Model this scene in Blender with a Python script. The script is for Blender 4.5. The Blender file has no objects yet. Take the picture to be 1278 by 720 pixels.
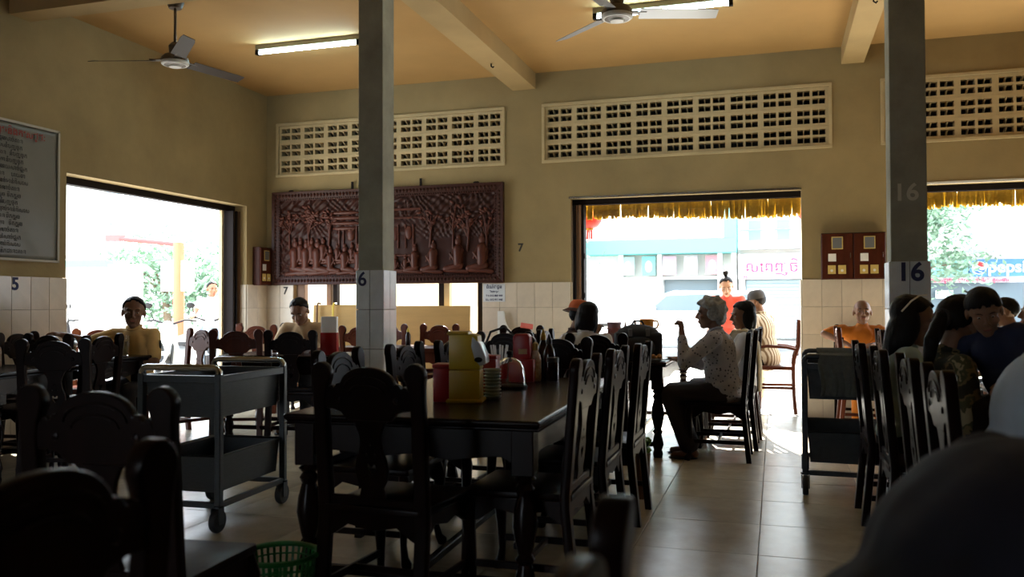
import bpy, bmesh, math, random
from mathutils import Vector, Matrix, Euler, noise
random.seed(7)
PI = math.pi
scene = bpy.context.scene
COL = scene.collection

# ---------------------------------------------------------------- camera
cam_d = bpy.data.cameras.new('camera')
cam = bpy.data.objects.new('camera', cam_d)
COL.objects.link(cam)
cam_d.sensor_width = 36.0
cam_d.lens = 29.93
cam_d.clip_start = 0.05
cam_d.clip_end = 300
YAW, PITCH, ROLL = 0.3000, 0.0187, -0.0031
f_ = Vector((-math.sin(YAW)*math.cos(PITCH), math.cos(YAW)*math.cos(PITCH), math.sin(PITCH)))
r_ = Vector((math.cos(YAW), math.sin(YAW), 0))
u_ = r_.cross(f_)
r2 = math.cos(ROLL)*r_ + math.sin(ROLL)*u_
u2 = -math.sin(ROLL)*r_ + math.cos(ROLL)*u_
M = Matrix((r2, u2, -f_)).transposed().to_4x4()
M.translation = Vector((6.249, -9.52, 1.2))
cam.matrix_world = M
cam_d.dof.use_dof = True
cam_d.dof.focus_distance = 7.2
cam_d.dof.aperture_fstop = 3.2
scene.camera = cam

# ---------------------------------------------------------------- light
world = bpy.data.worlds.new('world')
scene.world = world
world.use_nodes = True
bg = world.node_tree.nodes['Background']
bg.inputs['Color'].default_value = (0.80, 0.90, 1.0, 1)
bg.inputs['Strength'].default_value = 8.0
sun_d = bpy.data.lights.new('sun', 'SUN')
sun = bpy.data.objects.new('sun', sun_d)
COL.objects.link(sun)
sun_d.energy = 48.0
sun_d.color = (1.0, 0.95, 0.86)
sun_d.angle = math.radians(0.6)
SUN_EL, SUN_AZ = math.radians(39), math.radians(14)     # sunlight travels towards +X a little, mostly -Y
sdir = Vector((math.sin(SUN_AZ)*math.cos(SUN_EL), -math.cos(SUN_AZ)*math.cos(SUN_EL), -math.sin(SUN_EL)))
sun.rotation_euler = sdir.to_track_quat('-Z', 'Y').to_euler()
sun.location = (2, 12, 14)

scene.view_settings.view_transform = 'Standard'
scene.view_settings.look = 'None'
scene.view_settings.gamma = 1.0
scene.view_settings.exposure = -0.04
scene.view_settings.use_curve_mapping = False
scene.cycles.use_denoising = True
scene.cycles.max_bounces = 12
scene.cycles.diffuse_bounces = 6
scene.cycles.sample_clamp_indirect = 8.0

# ---------------------------------------------------------------- materials
def mat(name, color, rough=0.6, var=0.0, vscale=6.0, bump=0.0, bscale=40.0, metallic=0.0, spec=0.5,
        stretch=None, rnd=0.0, color2=None, emit=0.0, trans=0.0, ior=1.45, coat=0.0, alpha=1.0):
    m = bpy.data.materials.new(name)
    m.use_nodes = True
    nt = m.node_tree
    b = nt.nodes['Principled BSDF']
    b.inputs['Base Color'].default_value = (*color, 1)
    b.inputs['Roughness'].default_value = rough
    b.inputs['Metallic'].default_value = metallic
    b.inputs['Specular IOR Level'].default_value = spec
    b.inputs['IOR'].default_value = ior
    b.inputs['Transmission Weight'].default_value = trans
    b.inputs['Coat Weight'].default_value = coat
    b.inputs['Alpha'].default_value = alpha
    if emit:
        b.inputs['Emission Color'].default_value = (*color, 1)
        b.inputs['Emission Strength'].default_value = emit
    src = None
    if var or bump:
        tc = nt.nodes.new('ShaderNodeTexCoord')
        mp = nt.nodes.new('ShaderNodeMapping')
        nt.links.new(tc.outputs['Object'], mp.inputs['Vector'])
        if stretch: mp.inputs['Scale'].default_value = stretch
    if var:
        n = nt.nodes.new('ShaderNodeTexNoise')
        n.inputs['Scale'].default_value = vscale
        n.inputs['Detail'].default_value = 6
        n.inputs['Roughness'].default_value = 0.62
        nt.links.new(mp.outputs[0], n.inputs['Vector'])
        rp = nt.nodes.new('ShaderNodeMapRange')
        rp.inputs[1].default_value = 0.3; rp.inputs[2].default_value = 0.7
        nt.links.new(n.outputs[0], rp.inputs[0])
        mx = nt.nodes.new('ShaderNodeMix'); mx.data_type = 'RGBA'
        c2 = color2 if color2 else tuple(c*(1-var) for c in color)
        mx.inputs[6].default_value = (*color, 1); mx.inputs[7].default_value = (*c2, 1)
        nt.links.new(rp.outputs[0], mx.inputs[0])
        src = mx.outputs[2]
    if rnd:
        oi = nt.nodes.new('ShaderNodeObjectInfo')
        mr = nt.nodes.new('ShaderNodeMapRange')
        mr.inputs[3].default_value = 1-rnd; mr.inputs[4].default_value = 1+rnd*0.5
        nt.links.new(oi.outputs['Random'], mr.inputs[0])
        hs = nt.nodes.new('ShaderNodeHueSaturation')
        hs.inputs['Color'].default_value = (*color, 1)
        if src: nt.links.new(src, hs.inputs['Color'])
        nt.links.new(mr.outputs[0], hs.inputs['Value'])
        src = hs.outputs[0]
    if src: nt.links.new(src, b.inputs['Base Color'])
    if bump:
        n2 = nt.nodes.new('ShaderNodeTexNoise')
        n2.inputs['Scale'].default_value = bscale
        n2.inputs['Detail'].default_value = 5
        nt.links.new(mp.outputs[0], n2.inputs['Vector'])
        bp = nt.nodes.new('ShaderNodeBump')
        bp.inputs['Strength'].default_value = bump
        bp.inputs['Distance'].default_value = 0.01
        nt.links.new(n2.outputs[0], bp.inputs['Height'])
        nt.links.new(bp.outputs[0], b.inputs['Normal'])
    return m

WALL = mat('wall_paint', (0.365, 0.275, 0.132), 0.85, 0.28, 1.3, 0.15, 30)
CEIL = mat('ceiling_paint', (0.47, 0.285, 0.105), 0.85, 0.15, 0.9)
BEAMM = mat('beam_paint', (0.46, 0.33, 0.155), 0.85, 0.18, 1.5)
REVEAL = mat('reveal_paint', (0.56, 0.45, 0.26), 0.85, 0.2, 3)
PILLARM = mat('pillar_paint', (0.37, 0.37, 0.285), 0.7, 0.35, 4, 0.1, 20)
TILE = mat('wall_tile', (0.68, 0.60, 0.49), 0.22, 0.12, 9, rnd=0.08)
PTILE = mat('pillar_tile', (0.74, 0.80, 0.83), 0.18, 0.16, 11, rnd=0.08)
GROUT = mat('grout', (0.36, 0.32, 0.26), 0.9)
FLOORT = mat('floor_tile', (0.50, 0.455, 0.34), 0.26, 0.28, 5, 0.03, 60, rnd=0.10)
FLOORB = mat('floor_grout', (0.12, 0.10, 0.08), 0.8)
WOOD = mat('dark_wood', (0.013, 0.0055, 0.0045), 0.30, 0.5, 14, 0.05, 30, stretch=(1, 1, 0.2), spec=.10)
WOODR = mat('red_and_sunlit_wood', (0.085, 0.022, 0.011), 0.30, 0.45, 14, 0.05, 30, stretch=(1, 1, 0.2), spec=.12)  # real red wood, and the chair wood with sunlight put into its colour
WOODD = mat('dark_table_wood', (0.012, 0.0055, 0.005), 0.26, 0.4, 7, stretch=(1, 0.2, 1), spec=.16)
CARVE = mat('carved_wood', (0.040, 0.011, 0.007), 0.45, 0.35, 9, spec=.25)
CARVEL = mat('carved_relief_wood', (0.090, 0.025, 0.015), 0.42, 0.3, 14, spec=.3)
PGROUT = mat('pillar_grout', (0.10, 0.10, 0.10), .9)
CARVEF = mat('carved_frame_wood', (0.048, 0.013, 0.008), 0.42, 0.35, 9, spec=.25)
STEEL = mat('brushed_steel', (0.085, 0.094, 0.102), 0.38, 0.25, 25, metallic=0.9, stretch=(1, 1, 8))
STEELD = mat('dull_steel', (0.07, 0.078, 0.085), 0.42, 0.25, 20, metallic=0.85)
CHROME = mat('chrome', (0.6, 0.62, 0.64), 0.18, metallic=1.0)
RUBBER = mat('black_rubber', (0.015, 0.015, 0.016), 0.6)
DARKM = mat('dark_metal', (0.012, 0.009, 0.009), 0.6, spec=.1)
BROWNM = mat('brown_shutter', (0.20, 0.10, 0.045), 0.5, 0.4, 8, stretch=(1, 1, 0.2))
TUBE = mat('fluorescent_tube', (0.55, 0.86, 1.0), 0.4, emit=60.0)
WHITEP = mat('white_plastic', (0.75, 0.76, 0.74), 0.4)
REDP = mat('red_plastic', (0.30, 0.008, 0.007), 0.35, spec=.3)
YELP = mat('yellow_plastic', (0.52, 0.36, 0.015), 0.35)
GLASS = mat('clear_glass', (0.95, 0.97, 0.97), 0.03, trans=1.0, ior=1.45)
PAPER = mat('paper', (0.8, 0.8, 0.78), 0.8)
BLACK = mat('black_cloth', (0.012, 0.012, 0.014), 0.8, 0.3, 20)
GREENP = mat('green_plastic', (0.012, 0.17, 0.045), 0.35)
PLY = mat('plywood', (0.50, 0.31, 0.10), 0.65, 0.2, 5, stretch=(0.3, 1, 2))
INKB = mat('navy_ink', (0.018, 0.024, 0.09), 0.6)
INKK = mat('black_ink', (0.02, 0.018, 0.016), 0.6)
INKR = mat('red_ink', (0.25, 0.03, 0.02), 0.6)
GOLD = mat('gold_straw', (0.55, 0.34, 0.04), 0.35, 0.5, 40, rnd=0.45)
def translucent(m, col, f):
    nt = m.node_tree; b = nt.nodes['Principled BSDF']; out = nt.nodes['Material Output']
    t = nt.nodes.new('ShaderNodeBsdfTranslucent'); t.inputs[0].default_value = (*col, 1)
    mx = nt.nodes.new('ShaderNodeMixShader'); mx.inputs[0].default_value = f
    nt.links.new(b.outputs[0], mx.inputs[1]); nt.links.new(t.outputs[0], mx.inputs[2]); nt.links.new(mx.outputs[0], out.inputs[0])
translucent(GOLD, (.62, .45, .09), .42)
BRASS = mat('yellow_label', (0.62, 0.46, 0.14), 0.5)
TOWEL = mat('grey_towel', (0.13, 0.15, 0.14), 0.95, 0.3, 30, 0.4, 180)

# ---------------------------------------------------------------- mesh helpers
class MB:
    def __init__(s): s.v = []; s.f = []; s.mi = []; s.cur = 0
    def add(s, vs, fs):
        o = len(s.v); s.v += [tuple(v) for v in vs]; s.f += [tuple(i+o for i in f) for f in fs]; s.mi += [s.cur]*len(fs); return s
    def box(s, a, b, rz=0, c=None):
        x0, y0, z0 = a; x1, y1, z1 = b
        vs = [Vector(p) for p in ((x0,y0,z0),(x1,y0,z0),(x1,y1,z0),(x0,y1,z0),(x0,y0,z1),(x1,y0,z1),(x1,y1,z1),(x0,y1,z1))]
        if rz:
            c = Vector(c) if c else Vector(((x0+x1)/2, (y0+y1)/2, 0)); R = Matrix.Rotation(rz, 3, 'Z')
            vs = [R@(v-c)+c for v in vs]
        return s.add(vs, [(0,3,2,1),(4,5,6,7),(0,1,5,4),(1,2,6,5),(2,3,7,6),(3,0,4,7)])
    def bar(s, p, q, w, h, up=(0,0,1)):
        p, q = Vector(p), Vector(q); d = (q-p).normalized(); up = Vector(up)
        if abs(d.dot(up)) > .98: up = Vector((0,1,0))
        x = d.cross(up).normalized()*w/2; y = x.cross(d).normalized()*h/2
        vs = [p-x-y, p+x-y, p+x+y, p-x+y, q-x-y, q+x-y, q+x+y, q-x+y]
        return s.add(vs, [(0,1,2,3),(7,6,5,4),(0,4,5,1),(1,5,6,2),(2,6,7,3),(3,7,4,0)])
    def tube(s, pts, rad, n=8, closed=False, flat=1.0):
        pts = [Vector(p) for p in pts]; m = len(pts)
        if not hasattr(rad, '__len__'): rad = [rad]*m
        rings = []; prev = None
        for i, p in enumerate(pts):
            if closed: d = pts[(i+1) % m]-pts[i-1]
            else: d = pts[min(i+1, m-1)]-pts[max(i-1, 0)]
            d.normalize()
            if prev is None:
                a = Vector((0,0,1)) if abs(d.z) < .9 else Vector((0,1,0))
                x = d.cross(a).normalized()
            else:
                x = (prev - d*prev.dot(d)).normalized()
            prev = x; y = d.cross(x)
            rings.append([p+(x*math.cos(2*PI*k/n)+y*math.sin(2*PI*k/n)*flat)*rad[i] for k in range(n)])
        vs = [v for r in rings for v in r]; fs = []
        for i in range(m if closed else m-1):
            a, b = i*n, ((i+1) % m)*n
            for k in range(n): fs.append((a+k, a+(k+1) % n, b+(k+1) % n, b+k))
        if not closed:
            fs.append(tuple(range(n-1, -1, -1))); fs.append(tuple((m-1)*n+k for k in range(n)))
        return s.add(vs, fs)
    def lathe(s, prof, n=16, c=(0,0,0), axis='z', caps=True):
        vs = []; fs = []
        for r, z in prof:
            for k in range(n):
                a = 2*PI*k/n; x, y = r*math.cos(a), r*math.sin(a)
                p = (x, y, z) if axis == 'z' else ((z, x, y) if axis == 'x' else (y, z, x))
                vs.append((p[0]+c[0], p[1]+c[1], p[2]+c[2]))
        for i in range(len(prof)-1):
            for k in range(n): fs.append((i*n+k, i*n+(k+1) % n, (i+1)*n+(k+1) % n, (i+1)*n+k))
        if caps:
            fs.append(tuple(range(n-1, -1, -1))); fs.append(tuple((len(prof)-1)*n+k for k in range(n)))
        return s.add(vs, fs)
    def ell(s, c, r, R=None, nu=12, nv=8):
        vs = []; fs = []; c = Vector(c)
        if not hasattr(r, '__len__'): r = (r, r, r)
        for j in range(1, nv):
            t = PI*j/nv
            for k in range(nu):
                a = 2*PI*k/nu
                p = Vector((r[0]*math.sin(t)*math.cos(a), r[1]*math.sin(t)*math.sin(a), r[2]*math.cos(t)))
                vs.append(c+(R@p if R else p))
        top = Vector((0,0,r[2])); t0 = len(vs)
        vs.append(c+(R@top if R else top)); vs.append(c-(R@top if R else top))
        for j in range(nv-2):
            for k in range(nu): fs.append((j*nu+k, (j+1)*nu+k, (j+1)*nu+(k+1) % nu, j*nu+(k+1) % nu))
        for k in range(nu):
            fs.append((t0, k, (k+1) % nu)); b = (nv-2)*nu; fs.append((t0+1, b+(k+1) % nu, b+k))
        return s.add(vs, fs)
    def cone(s, p, q, r0, r1, n=12):
        """closed round cone: a tapered limb with rounded ends"""
        p, q = Vector(p), Vector(q); d = q-p
        if d.length < 1e-5: return s.ell(p, r0)
        e = d.normalized()
        pts = [p-e*r0*.95, p-e*r0*.7, p-e*r0*.35, p, q, q+e*r1*.35, q+e*r1*.7, q+e*r1*.95]
        return s.tube(pts, [r0*.3, r0*.71, r0*.94, r0, r1, r1*.94, r1*.71, r1*.3], n)
    def prism(s, pts, t0, t1, axis='y'):
        """polygon pts (u,w) extruded along an axis: y -> (u, t, w); x -> (t, u, w); z -> (u, w, t)"""
        mk = {'y': lambda u, w, t: (u, t, w), 'x': lambda u, w, t: (t, u, w), 'z': lambda u, w, t: (u, w, t)}[axis]
        n = len(pts)
        vs = [mk(u, w, t0) for u, w in pts]+[mk(u, w, t1) for u, w in pts]
        fs = [tuple(range(n)), tuple(range(2*n-1, n-1, -1))]+[(i, i+n, (i+1) % n+n, (i+1) % n) for i in range(n)]
        return s.add(vs, fs)
    def mesh(s, name, mats, smooth=True, bevel=0, seg=1, ang=35, xf=None):
        me = bpy.data.meshes.new(name)
        me.from_pydata(s.v, [], s.f)
        if not hasattr(mats, '__len__'): mats = [mats]
        for m in mats: me.materials.append(m)
        if len(mats) > 1: me.polygons.foreach_set('material_index', s.mi)
        bm = bmesh.new(); bm.from_mesh(me)
        bmesh.ops.recalc_face_normals(bm, faces=bm.faces)
        if bevel:
            ed = [e for e in bm.edges if len(e.link_faces) == 2 and e.calc_face_angle(0) > math.radians(30)]
            bmesh.ops.bevel(bm, geom=ed, offset=bevel, segments=seg, affect='EDGES', profile=.6, clamp_overlap=True)
        if xf: bmesh.ops.transform(bm, matrix=xf, verts=bm.verts)
        bm.to_mesh(me); bm.free()
        if smooth:
            me.shade_smooth(); me.set_sharp_from_angle(angle=math.radians(ang))
        return me
    def build(s, name, mats, parent=None, **k):
        return link(name, s.mesh(name, mats, **k), parent)

def link(name, me, parent=None, loc=(0,0,0), rz=0):
    o = bpy.data.objects.new(name, me); COL.objects.link(o)
    o.location = loc; o.rotation_euler = (0, 0, rz)
    if parent: o.parent = parent
    return o

def tag(o, label, cat, group=None, kind=None):
    o['label'] = label; o['category'] = cat
    if group: o['group'] = group
    if kind: o['kind'] = kind
    return o

def thing(name, label, cat, loc=(0,0,0), rz=0, group=None):
    o = bpy.data.objects.new(name, None); COL.objects.link(o)
    o.empty_display_size = 0.1
    o.location = loc; o.rotation_euler = (0, 0, rz)
    return tag(o, label, cat, group)

def struct(o): o['kind'] = 'structure'; return o

def copy_tree(o, parent=None):
    c = o.copy(); COL.objects.link(c); c.parent = parent
    for ch in list(o.children): copy_tree(ch, c)
    return c

def curve_mesh(name, loops, depth, bevel=0.0, res=2):
    """closed 2-D outline with holes, extruded: lies in XZ, thickness along Y"""
    cu = bpy.data.curves.new(name, 'CURVE'); cu.dimensions = '2D'; cu.fill_mode = 'BOTH'
    for L in loops:
        sp = cu.splines.new('POLY'); sp.points.add(len(L)-1)
        for p, (x, z) in zip(sp.points, L): p.co = (x, z, 0, 1)
        sp.use_cyclic_u = True
    cu.extrude = depth/2-bevel; cu.bevel_depth = bevel; cu.bevel_resolution = 1
    o = bpy.data.objects.new('tmp', cu); COL.objects.link(o)
    dg = bpy.context.evaluated_depsgraph_get()
    me = bpy.data.meshes.new_from_object(o.evaluated_get(dg))
    bpy.data.objects.remove(o); bpy.data.curves.remove(cu)
    me.transform(Matrix.Rotation(PI/2, 4, 'X'))
    me.name = name
    return me

def finish(me, m, ang=40):
    me.materials.clear(); me.materials.append(m)
    me.shade_smooth(); me.set_sharp_from_angle(angle=math.radians(ang))
    return me

def text_mesh(name, body, size, m, depth=0.002, align='CENTER', xscale=1.0, bold=0.0, italic=0.0):
    """lettering as a thin mesh, reading along +X, standing in XZ, facing -Y"""
    cu = bpy.data.curves.new(name, 'FONT'); cu.body = body; cu.size = size; cu.extrude = depth
    cu.offset = bold; cu.shear = italic
    cu.align_x = align; cu.align_y = 'CENTER'
    o = bpy.data.objects.new('tmp', cu); COL.objects.link(o)
    dg = bpy.context.evaluated_depsgraph_get()
    me = bpy.data.meshes.new_from_object(o.evaluated_get(dg))
    bpy.data.objects.remove(o); bpy.data.curves.remove(cu)
    me.transform(Matrix.Rotation(PI/2, 4, 'X')@Matrix.Diagonal((xscale, 1, 1, 1)))
    me.materials.clear(); me.materials.append(m)
    me.name = name
    return me

def arc(cx, cz, rx, rz, a0, a1, n):
    return [(cx+rx*math.cos(math.radians(a0+(a1-a0)*i/n)), cz+rz*math.sin(math.radians(a0+(a1-a0)*i/n))) for i in range(n+1)]
# ================================================================ THE ROOM
CZ = 3.894
def boxes(name, bs, m, parent=None, **k):
    mb = MB()
    for a, b in bs: mb.box(a, b)
    return mb.build(name, m, parent, smooth=False, **k)

floor = struct(boxes('floor', [((-0.3, -13, -0.12), (13, 0.25, -0.006))], FLOORB))
me = MB().box((-.2935, -.2935, -.02), (.2935, .2935, 0)).mesh('tile', FLOORT, smooth=False, bevel=.002)
for i in range(-10, 6):
    for j in range(-9, 8):
        x, y = 6.16+.295+.59*i, -4.09-.295-.59*j+.0
        if x > -.2 and x < 9.7 and y < .2 and y > -9.3: link('tile', me, floor, (x, y, 0))
ceiling = struct(boxes('ceiling', [((-0.3, -13, CZ), (13, 0.25, CZ+.15))], CEIL))
struct(boxes('trim_1', [((3.32, -13, 3.71), (3.60, 0, CZ))], BEAMM))
struct(boxes('trim_2', [((6.93, -13, 3.71), (7.15, 0, CZ))], BEAMM))
struct(boxes('trim_3', [((0, -3.87, 3.70), (13, -3.65, CZ-.001))], BEAMM))
struct(boxes('trim_4', [((10.5, -13, 3.71), (10.72, 0, CZ))], BEAMM))
# back wall with the openings cut out
T = .2
W1, D1, D2 = (.40, 2.94, 2.3), (4.01, 6.52, 2.41), (7.5, 10.3, 2.41)
V = [(.18, 3.19), (3.71, 6.80), (7.34, 10.43)]
VZ0, VZ1 = 2.87, 3.49
bs = [((-.2, 0, 0), (W1[0], T, VZ0)), ((W1[0], 0, W1[2]), (W1[1], T, VZ0)), ((W1[1], 0, 0), (D1[0], T, VZ0)),
      ((D1[0], 0, D1[2]), (D1[1], T, VZ0)), ((D1[1], 0, 0), (D2[0], T, VZ0)), ((D2[0], 0, D2[2]), (D2[1], T, VZ0)), ((D2[1], 0, 0), (13, T, VZ0)),
      ((-.2, 0, VZ1), (13, T, CZ)), ((-.2, 0, VZ0), (V[0][0], T, VZ1)), ((V[0][1], 0, VZ0), (V[1][0], T, VZ1)), ((V[1][1], 0, VZ0), (V[2][0], T, VZ1)), ((V[2][1], 0, VZ0), (13, T, VZ1))]
wall_back = struct(boxes('wall_back', bs, WALL))
LY0, LY1, LZ = -3.24, -.43, 2.43
wall_left = struct(boxes('wall_left', [((-.2, -13, 0), (0, LY0, CZ)), ((-.2, LY0, LZ), (0, LY1, CZ)), ((-.2, LY1, 0), (0, 0, CZ))], WALL))
wall_right = struct(boxes('wall_right', [((13, -13, 0), (13.2, .2, CZ))], WALL))
wall_front = struct(boxes('wall_front', [((-.2, -13.2, 0), (2.2, -13, CZ)), ((2.2, -13.2, 2.2), (3.5, -13, CZ)), ((3.5, -13.2, 0), (13.2, -13, CZ))], WALL))   # unseen opening added behind the camera to light the pillars and tiles

# ventilation grilles: nine blocks by three, each block four slots
def vent_block():
    w, h, t = .338, .205, .09
    mb = MB(); xs = [-w/2, -w/2+.030, -.012, .012, w/2-.030, w/2]; zs = [-h/2, -h/2+.030, -.012, .012, h/2-.030, h/2]
    for i in (0, 2, 4): mb.box((xs[i], 0, -h/2), (xs[i+1], t, h/2))
    for i in (1, 3):
        for j in (0, 2, 4): mb.box((xs[i], 0, zs[j]), (xs[i+1], t, zs[j+1]))
        for j in (1, 3):   # sloping louvre in the slot
            mb.bar(((xs[i]+xs[i+1])/2, .055, zs[j]+.012), ((xs[i]+xs[i+1])/2, .085, zs[j+1]-.005), xs[i+1]-xs[i], .010, (1, 0, 0))
    return mb.mesh('vent_block', REVEAL, smooth=False)
VB = vent_block()
DARKBACK = mat('slot_shade', (0.05, 0.045, 0.04), 0.9)  # dark sheet colour stands in for the shade behind the vent slots
for k, (x0, x1) in enumerate(V):
    fr = MB(); zc = (VZ0+VZ1)/2
    e = .035
    fr.box((x0-e, -.02, VZ1-.0), (x1+e, .0, VZ1+e)); fr.box((x0-e, -.02, VZ0-e), (x1+e, .0, VZ0)); fr.box((x0-e, -.02, VZ0), (x0, .0, VZ1)); fr.box((x1, -.02, VZ0), (x1+e, .0, VZ1))
    g = fr.build('ventilation_grille', REVEAL, None, smooth=False, bevel=.004)
    g['kind'] = 'structure'; g.name = 'trim_%d' % (5+k)
    nb = 9
    for i in range(nb):
        for j in range(3):
            o = link('vent_block', VB, g, (x0+(i+.5)*(x1-x0)/nb, .012, VZ0+(j+.5)*(VZ1-VZ0)/3))
            o.scale = ((x1-x0)/nb/.338, 1, 1)
    MB().box((x0, .17, VZ0), (x1, .19, VZ1)).build('slot_shade_board', DARKBACK, g, smooth=False)

# wainscot tiles
def tiles_on(wall, axis, a0, a1, fixed, face, z1=1.455, w=.198, h=.29, m=TILE, skip0=0):
    n = max(1, round((a1-a0)/w)); tw = (a1-a0)/n
    me = {}
    rows = math.ceil((z1-.005)/h)
    for i in range(n):
        for j in range(rows):
            zt = z1-j*h; zb = max(zt-h, 0.004); key = round(zt-zb, 3)
            if key not in me:
                g = .0016; hh = (zt-zb)/2-g
                if axis == 'x': mb = MB().box((-tw/2+g, -.009, -hh), (tw/2-g, .004, hh))
                else: mb = MB().box((-.004, -tw/2+g, -hh), (.009, tw/2-g, hh))
                if face < 0 and axis == 'y': mb.v = [(-x, y, z) for x, y, z in mb.v]
                if face > 0 and axis == 'x': mb.v = [(x, -y, z) for x, y, z in mb.v]
                me[key] = mb.mesh('tile', m, smooth=False, bevel=.0015)
            c = a0+(i+.5)*tw
            link('tile', me[key], wall, (c, fixed, (zt+zb)/2) if axis == 'x' else (fixed, c, (zt+zb)/2))
def grout_strip(wall, a, b): MB().box(a, b).build('grout', GROUT, wall, smooth=False)
for a0, a1 in ((0.01, W1[0]-.0), (W1[1]+.0, D1[0]), (D1[1], D2[0]), (D2[1], 11.3)):
    tiles_on(wall_back, 'x', a0, a1, -.006, -1); grout_strip(wall_back, (a0, -.007, 0), (a1, 0, 1.456))
tiles_on(wall_left, 'y', LY1, -.012, .006, 1); grout_strip(wall_left, (0, LY1, 0), (.007, -.012, 1.456))
tiles_on(wall_left, 'y', -7.2, LY0, .006, 1); grout_strip(wall_left, (0, -7.2, 0), (.007, LY0, 1.456))
# tiled reveals at the door edges
tiles_on(wall_left, 'x', -.19, 0, LY1-.006, -1)
tiles_on(wall_back, 'y', .01, .19, D1[1]-.006, -1)
tiles_on(wall_back, 'y', .01, .19, D1[0]+.006, 1)

# pillars (6 and 16): painted shaft, tiled foot
def pillar(x0, x1, y0, y1, label, twelve):
    o = thing('pillar', label, 'pillar', ((x0+x1)/2, (y0+y1)/2, 0), 0)
    w, d = (x1-x0)/2, (y1-y0)/2
    MB().box((-w+.012, -d+.012, 1.45), (w-.012, d-.012, 3.71)).build('shaft', PILLARM, o, smooth=False, bevel=.004)
    MB().box((-w+.01, -d+.01, 0), (w-.01, d-.01, 1.452)).build('core', PGROUT, o, smooth=False)
    cols = 2
    tiles = []
    h = .29
    for s in range(4):
        wid = w if s % 2 == 0 else d; off = d if s % 2 == 0 else w
        for i in range(cols):
            for j in range(6):
                zt = 1.456-j*h; zb = max(zt-h, .003)
                if zt <= .004: continue
                tw = wid*2/cols
                mb = MB().box((-tw/2+.002, -.004, -(zt-zb)/2+.002), (tw/2-.002, .012, (zt-zb)/2-.002))
                t = link('tile', mb.mesh('tile', PTILE, smooth=False, bevel=.0015), o)
                c = -wid+(i+.5)*tw
                a = s*PI/2
                p = Matrix.Rotation(a, 3, 'Z')@Vector((c, -off+.002, (zt+zb)/2))
                t.location = p; t.rotation_euler = (0, 0, a)
    return o
pil6 = pillar(3.30, 3.52, -3.87, -3.65, 'square pillar with a tiled foot bearing the number 6', 2)
pil16 = pillar(6.915, 7.145, -3.87, -3.65, 'square grey-green pillar with a tiled foot bearing the number 16', 2)
def put(name, me, parent, loc, rz=0):
    return link(name, me, parent, loc, rz)
put('number', text_mesh('number', '6', .145, INKB, bold=.002), pil6, (-.058, -.116, 1.385))['label'] = 'navy number 6 on the tile'
put('number', text_mesh('number', '16', .155, INKB, bold=.004), pil16, (.002, -.121, 1.385))['label'] = 'navy number 16 on the tile'
GHOST = mat('faded_paint', (0.62, 0.61, 0.50), .8)
put('faded_number', text_mesh('faded_number', '16', .145, GHOST, bold=.003, depth=.0008), pil16, (-.015, -.1045, 1.872))['label'] = 'faint painted over number 16'

# numbers painted on walls and tiles
put('number', text_mesh('number', '7', .13, INKK, bold=.003), wall_back, (3.41, -.002, 1.86))
put('number', text_mesh('number', '7', .13, INKK, bold=.003), wall_back, (.29, -.018, 1.38))
put('number', text_mesh('number', '5', .15, INKB, bold=.004), wall_left, (.018, -3.80, 1.385), PI/2)

# paper notice on the tiles beneath the carved panel
nt_ = tag(MB().box((2.955, -.0195, 1.232), (3.225, -.0165, 1.442)).build('paper_notice', mat('notice_paper', (.62, .66, .70), .7), smooth=False),
          'pale paper notice with blue phone numbers stuck on the tiles below the carved panel', 'notice')
for i, (s, sz) in enumerate((('ដំណឹងជូន', .052), ('ផឹកកាហ្វេ', .030), ('Tel: 012 800 444', .030), ('E.L.: 012 911 445', .030))):
    put('printed_line', text_mesh('printed_line', s, sz, INKB, .0006, bold=.0012), nt_, (3.09, -.0200, 1.405-i*.047-(.008 if i else 0)))

# menu banner on the left wall
bn = thing('menu_banner', 'large grey-white menu banner with a red heading on the left wall', 'banner', (.012, -4.37, 2.19))
SHEET = mat('banner_sheet', (.18, .18, .155), .36, .12, 3)
def bulge(y, z):
    return .006+.010*math.exp(-((y-.52+.8*(z+.35))**2)/.010)*max(0, min(1, (.1-z)*2))+.004*math.sin(z*6+y*3)
mb = MB(); NY, NZ = 40, 26
for i in range(NY+1):
    for j in range(NZ+1):
        y, z = -1.01+2.02*i/NY, -.585+1.17*j/NZ
        mb.v.append((bulge(y, z), y, z))
mb.f = [(i*(NZ+1)+j, (i+1)*(NZ+1)+j, (i+1)*(NZ+1)+j+1, i*(NZ+1)+j+1) for i in range(NY) for j in range(NZ)]
mb.mi = [0]*len(mb.f)
sh = mb.build('sheet', SHEET, bn); sm = sh.modifiers.new('thick', 'SOLIDIFY'); sm.thickness = .002
mb = MB(); EDGE = mat('banner_edge', (.45, .43, .36), .5)
for a, b in (((.0, -1.025, .58), (.02, 1.025, .60)), ((.0, -1.025, -.60), (.02, 1.025, -.58)), ((.0, 1.005, -.60), (.02, 1.025, .60)), ((.0, -1.025, -.60), (.02, -1.005, .60))): mb.box(a, b)
mb.build('frame', EDGE, bn, smooth=False)
put('heading', text_mesh('heading', 'បញ្ជីមុខម្ហូបនិងភេសជ្ជៈ', .085, INKR, .0006, bold=.002, align='RIGHT'), bn, (.022, .86, .50), PI/2)
words = ['គុយទាវសាច់គោ', 'បបរសាច់មាន់ពិសេស', 'បាយសាច់ជ្រូក', 'មីឆាសាច់គោ', 'កាហ្វេទឹកដោះគោ', 'តែក្តៅ', 'ទឹកក្រូច', 'នំបញ្ចុក', 'បាយឆា']
rr = random.Random(3)
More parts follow.
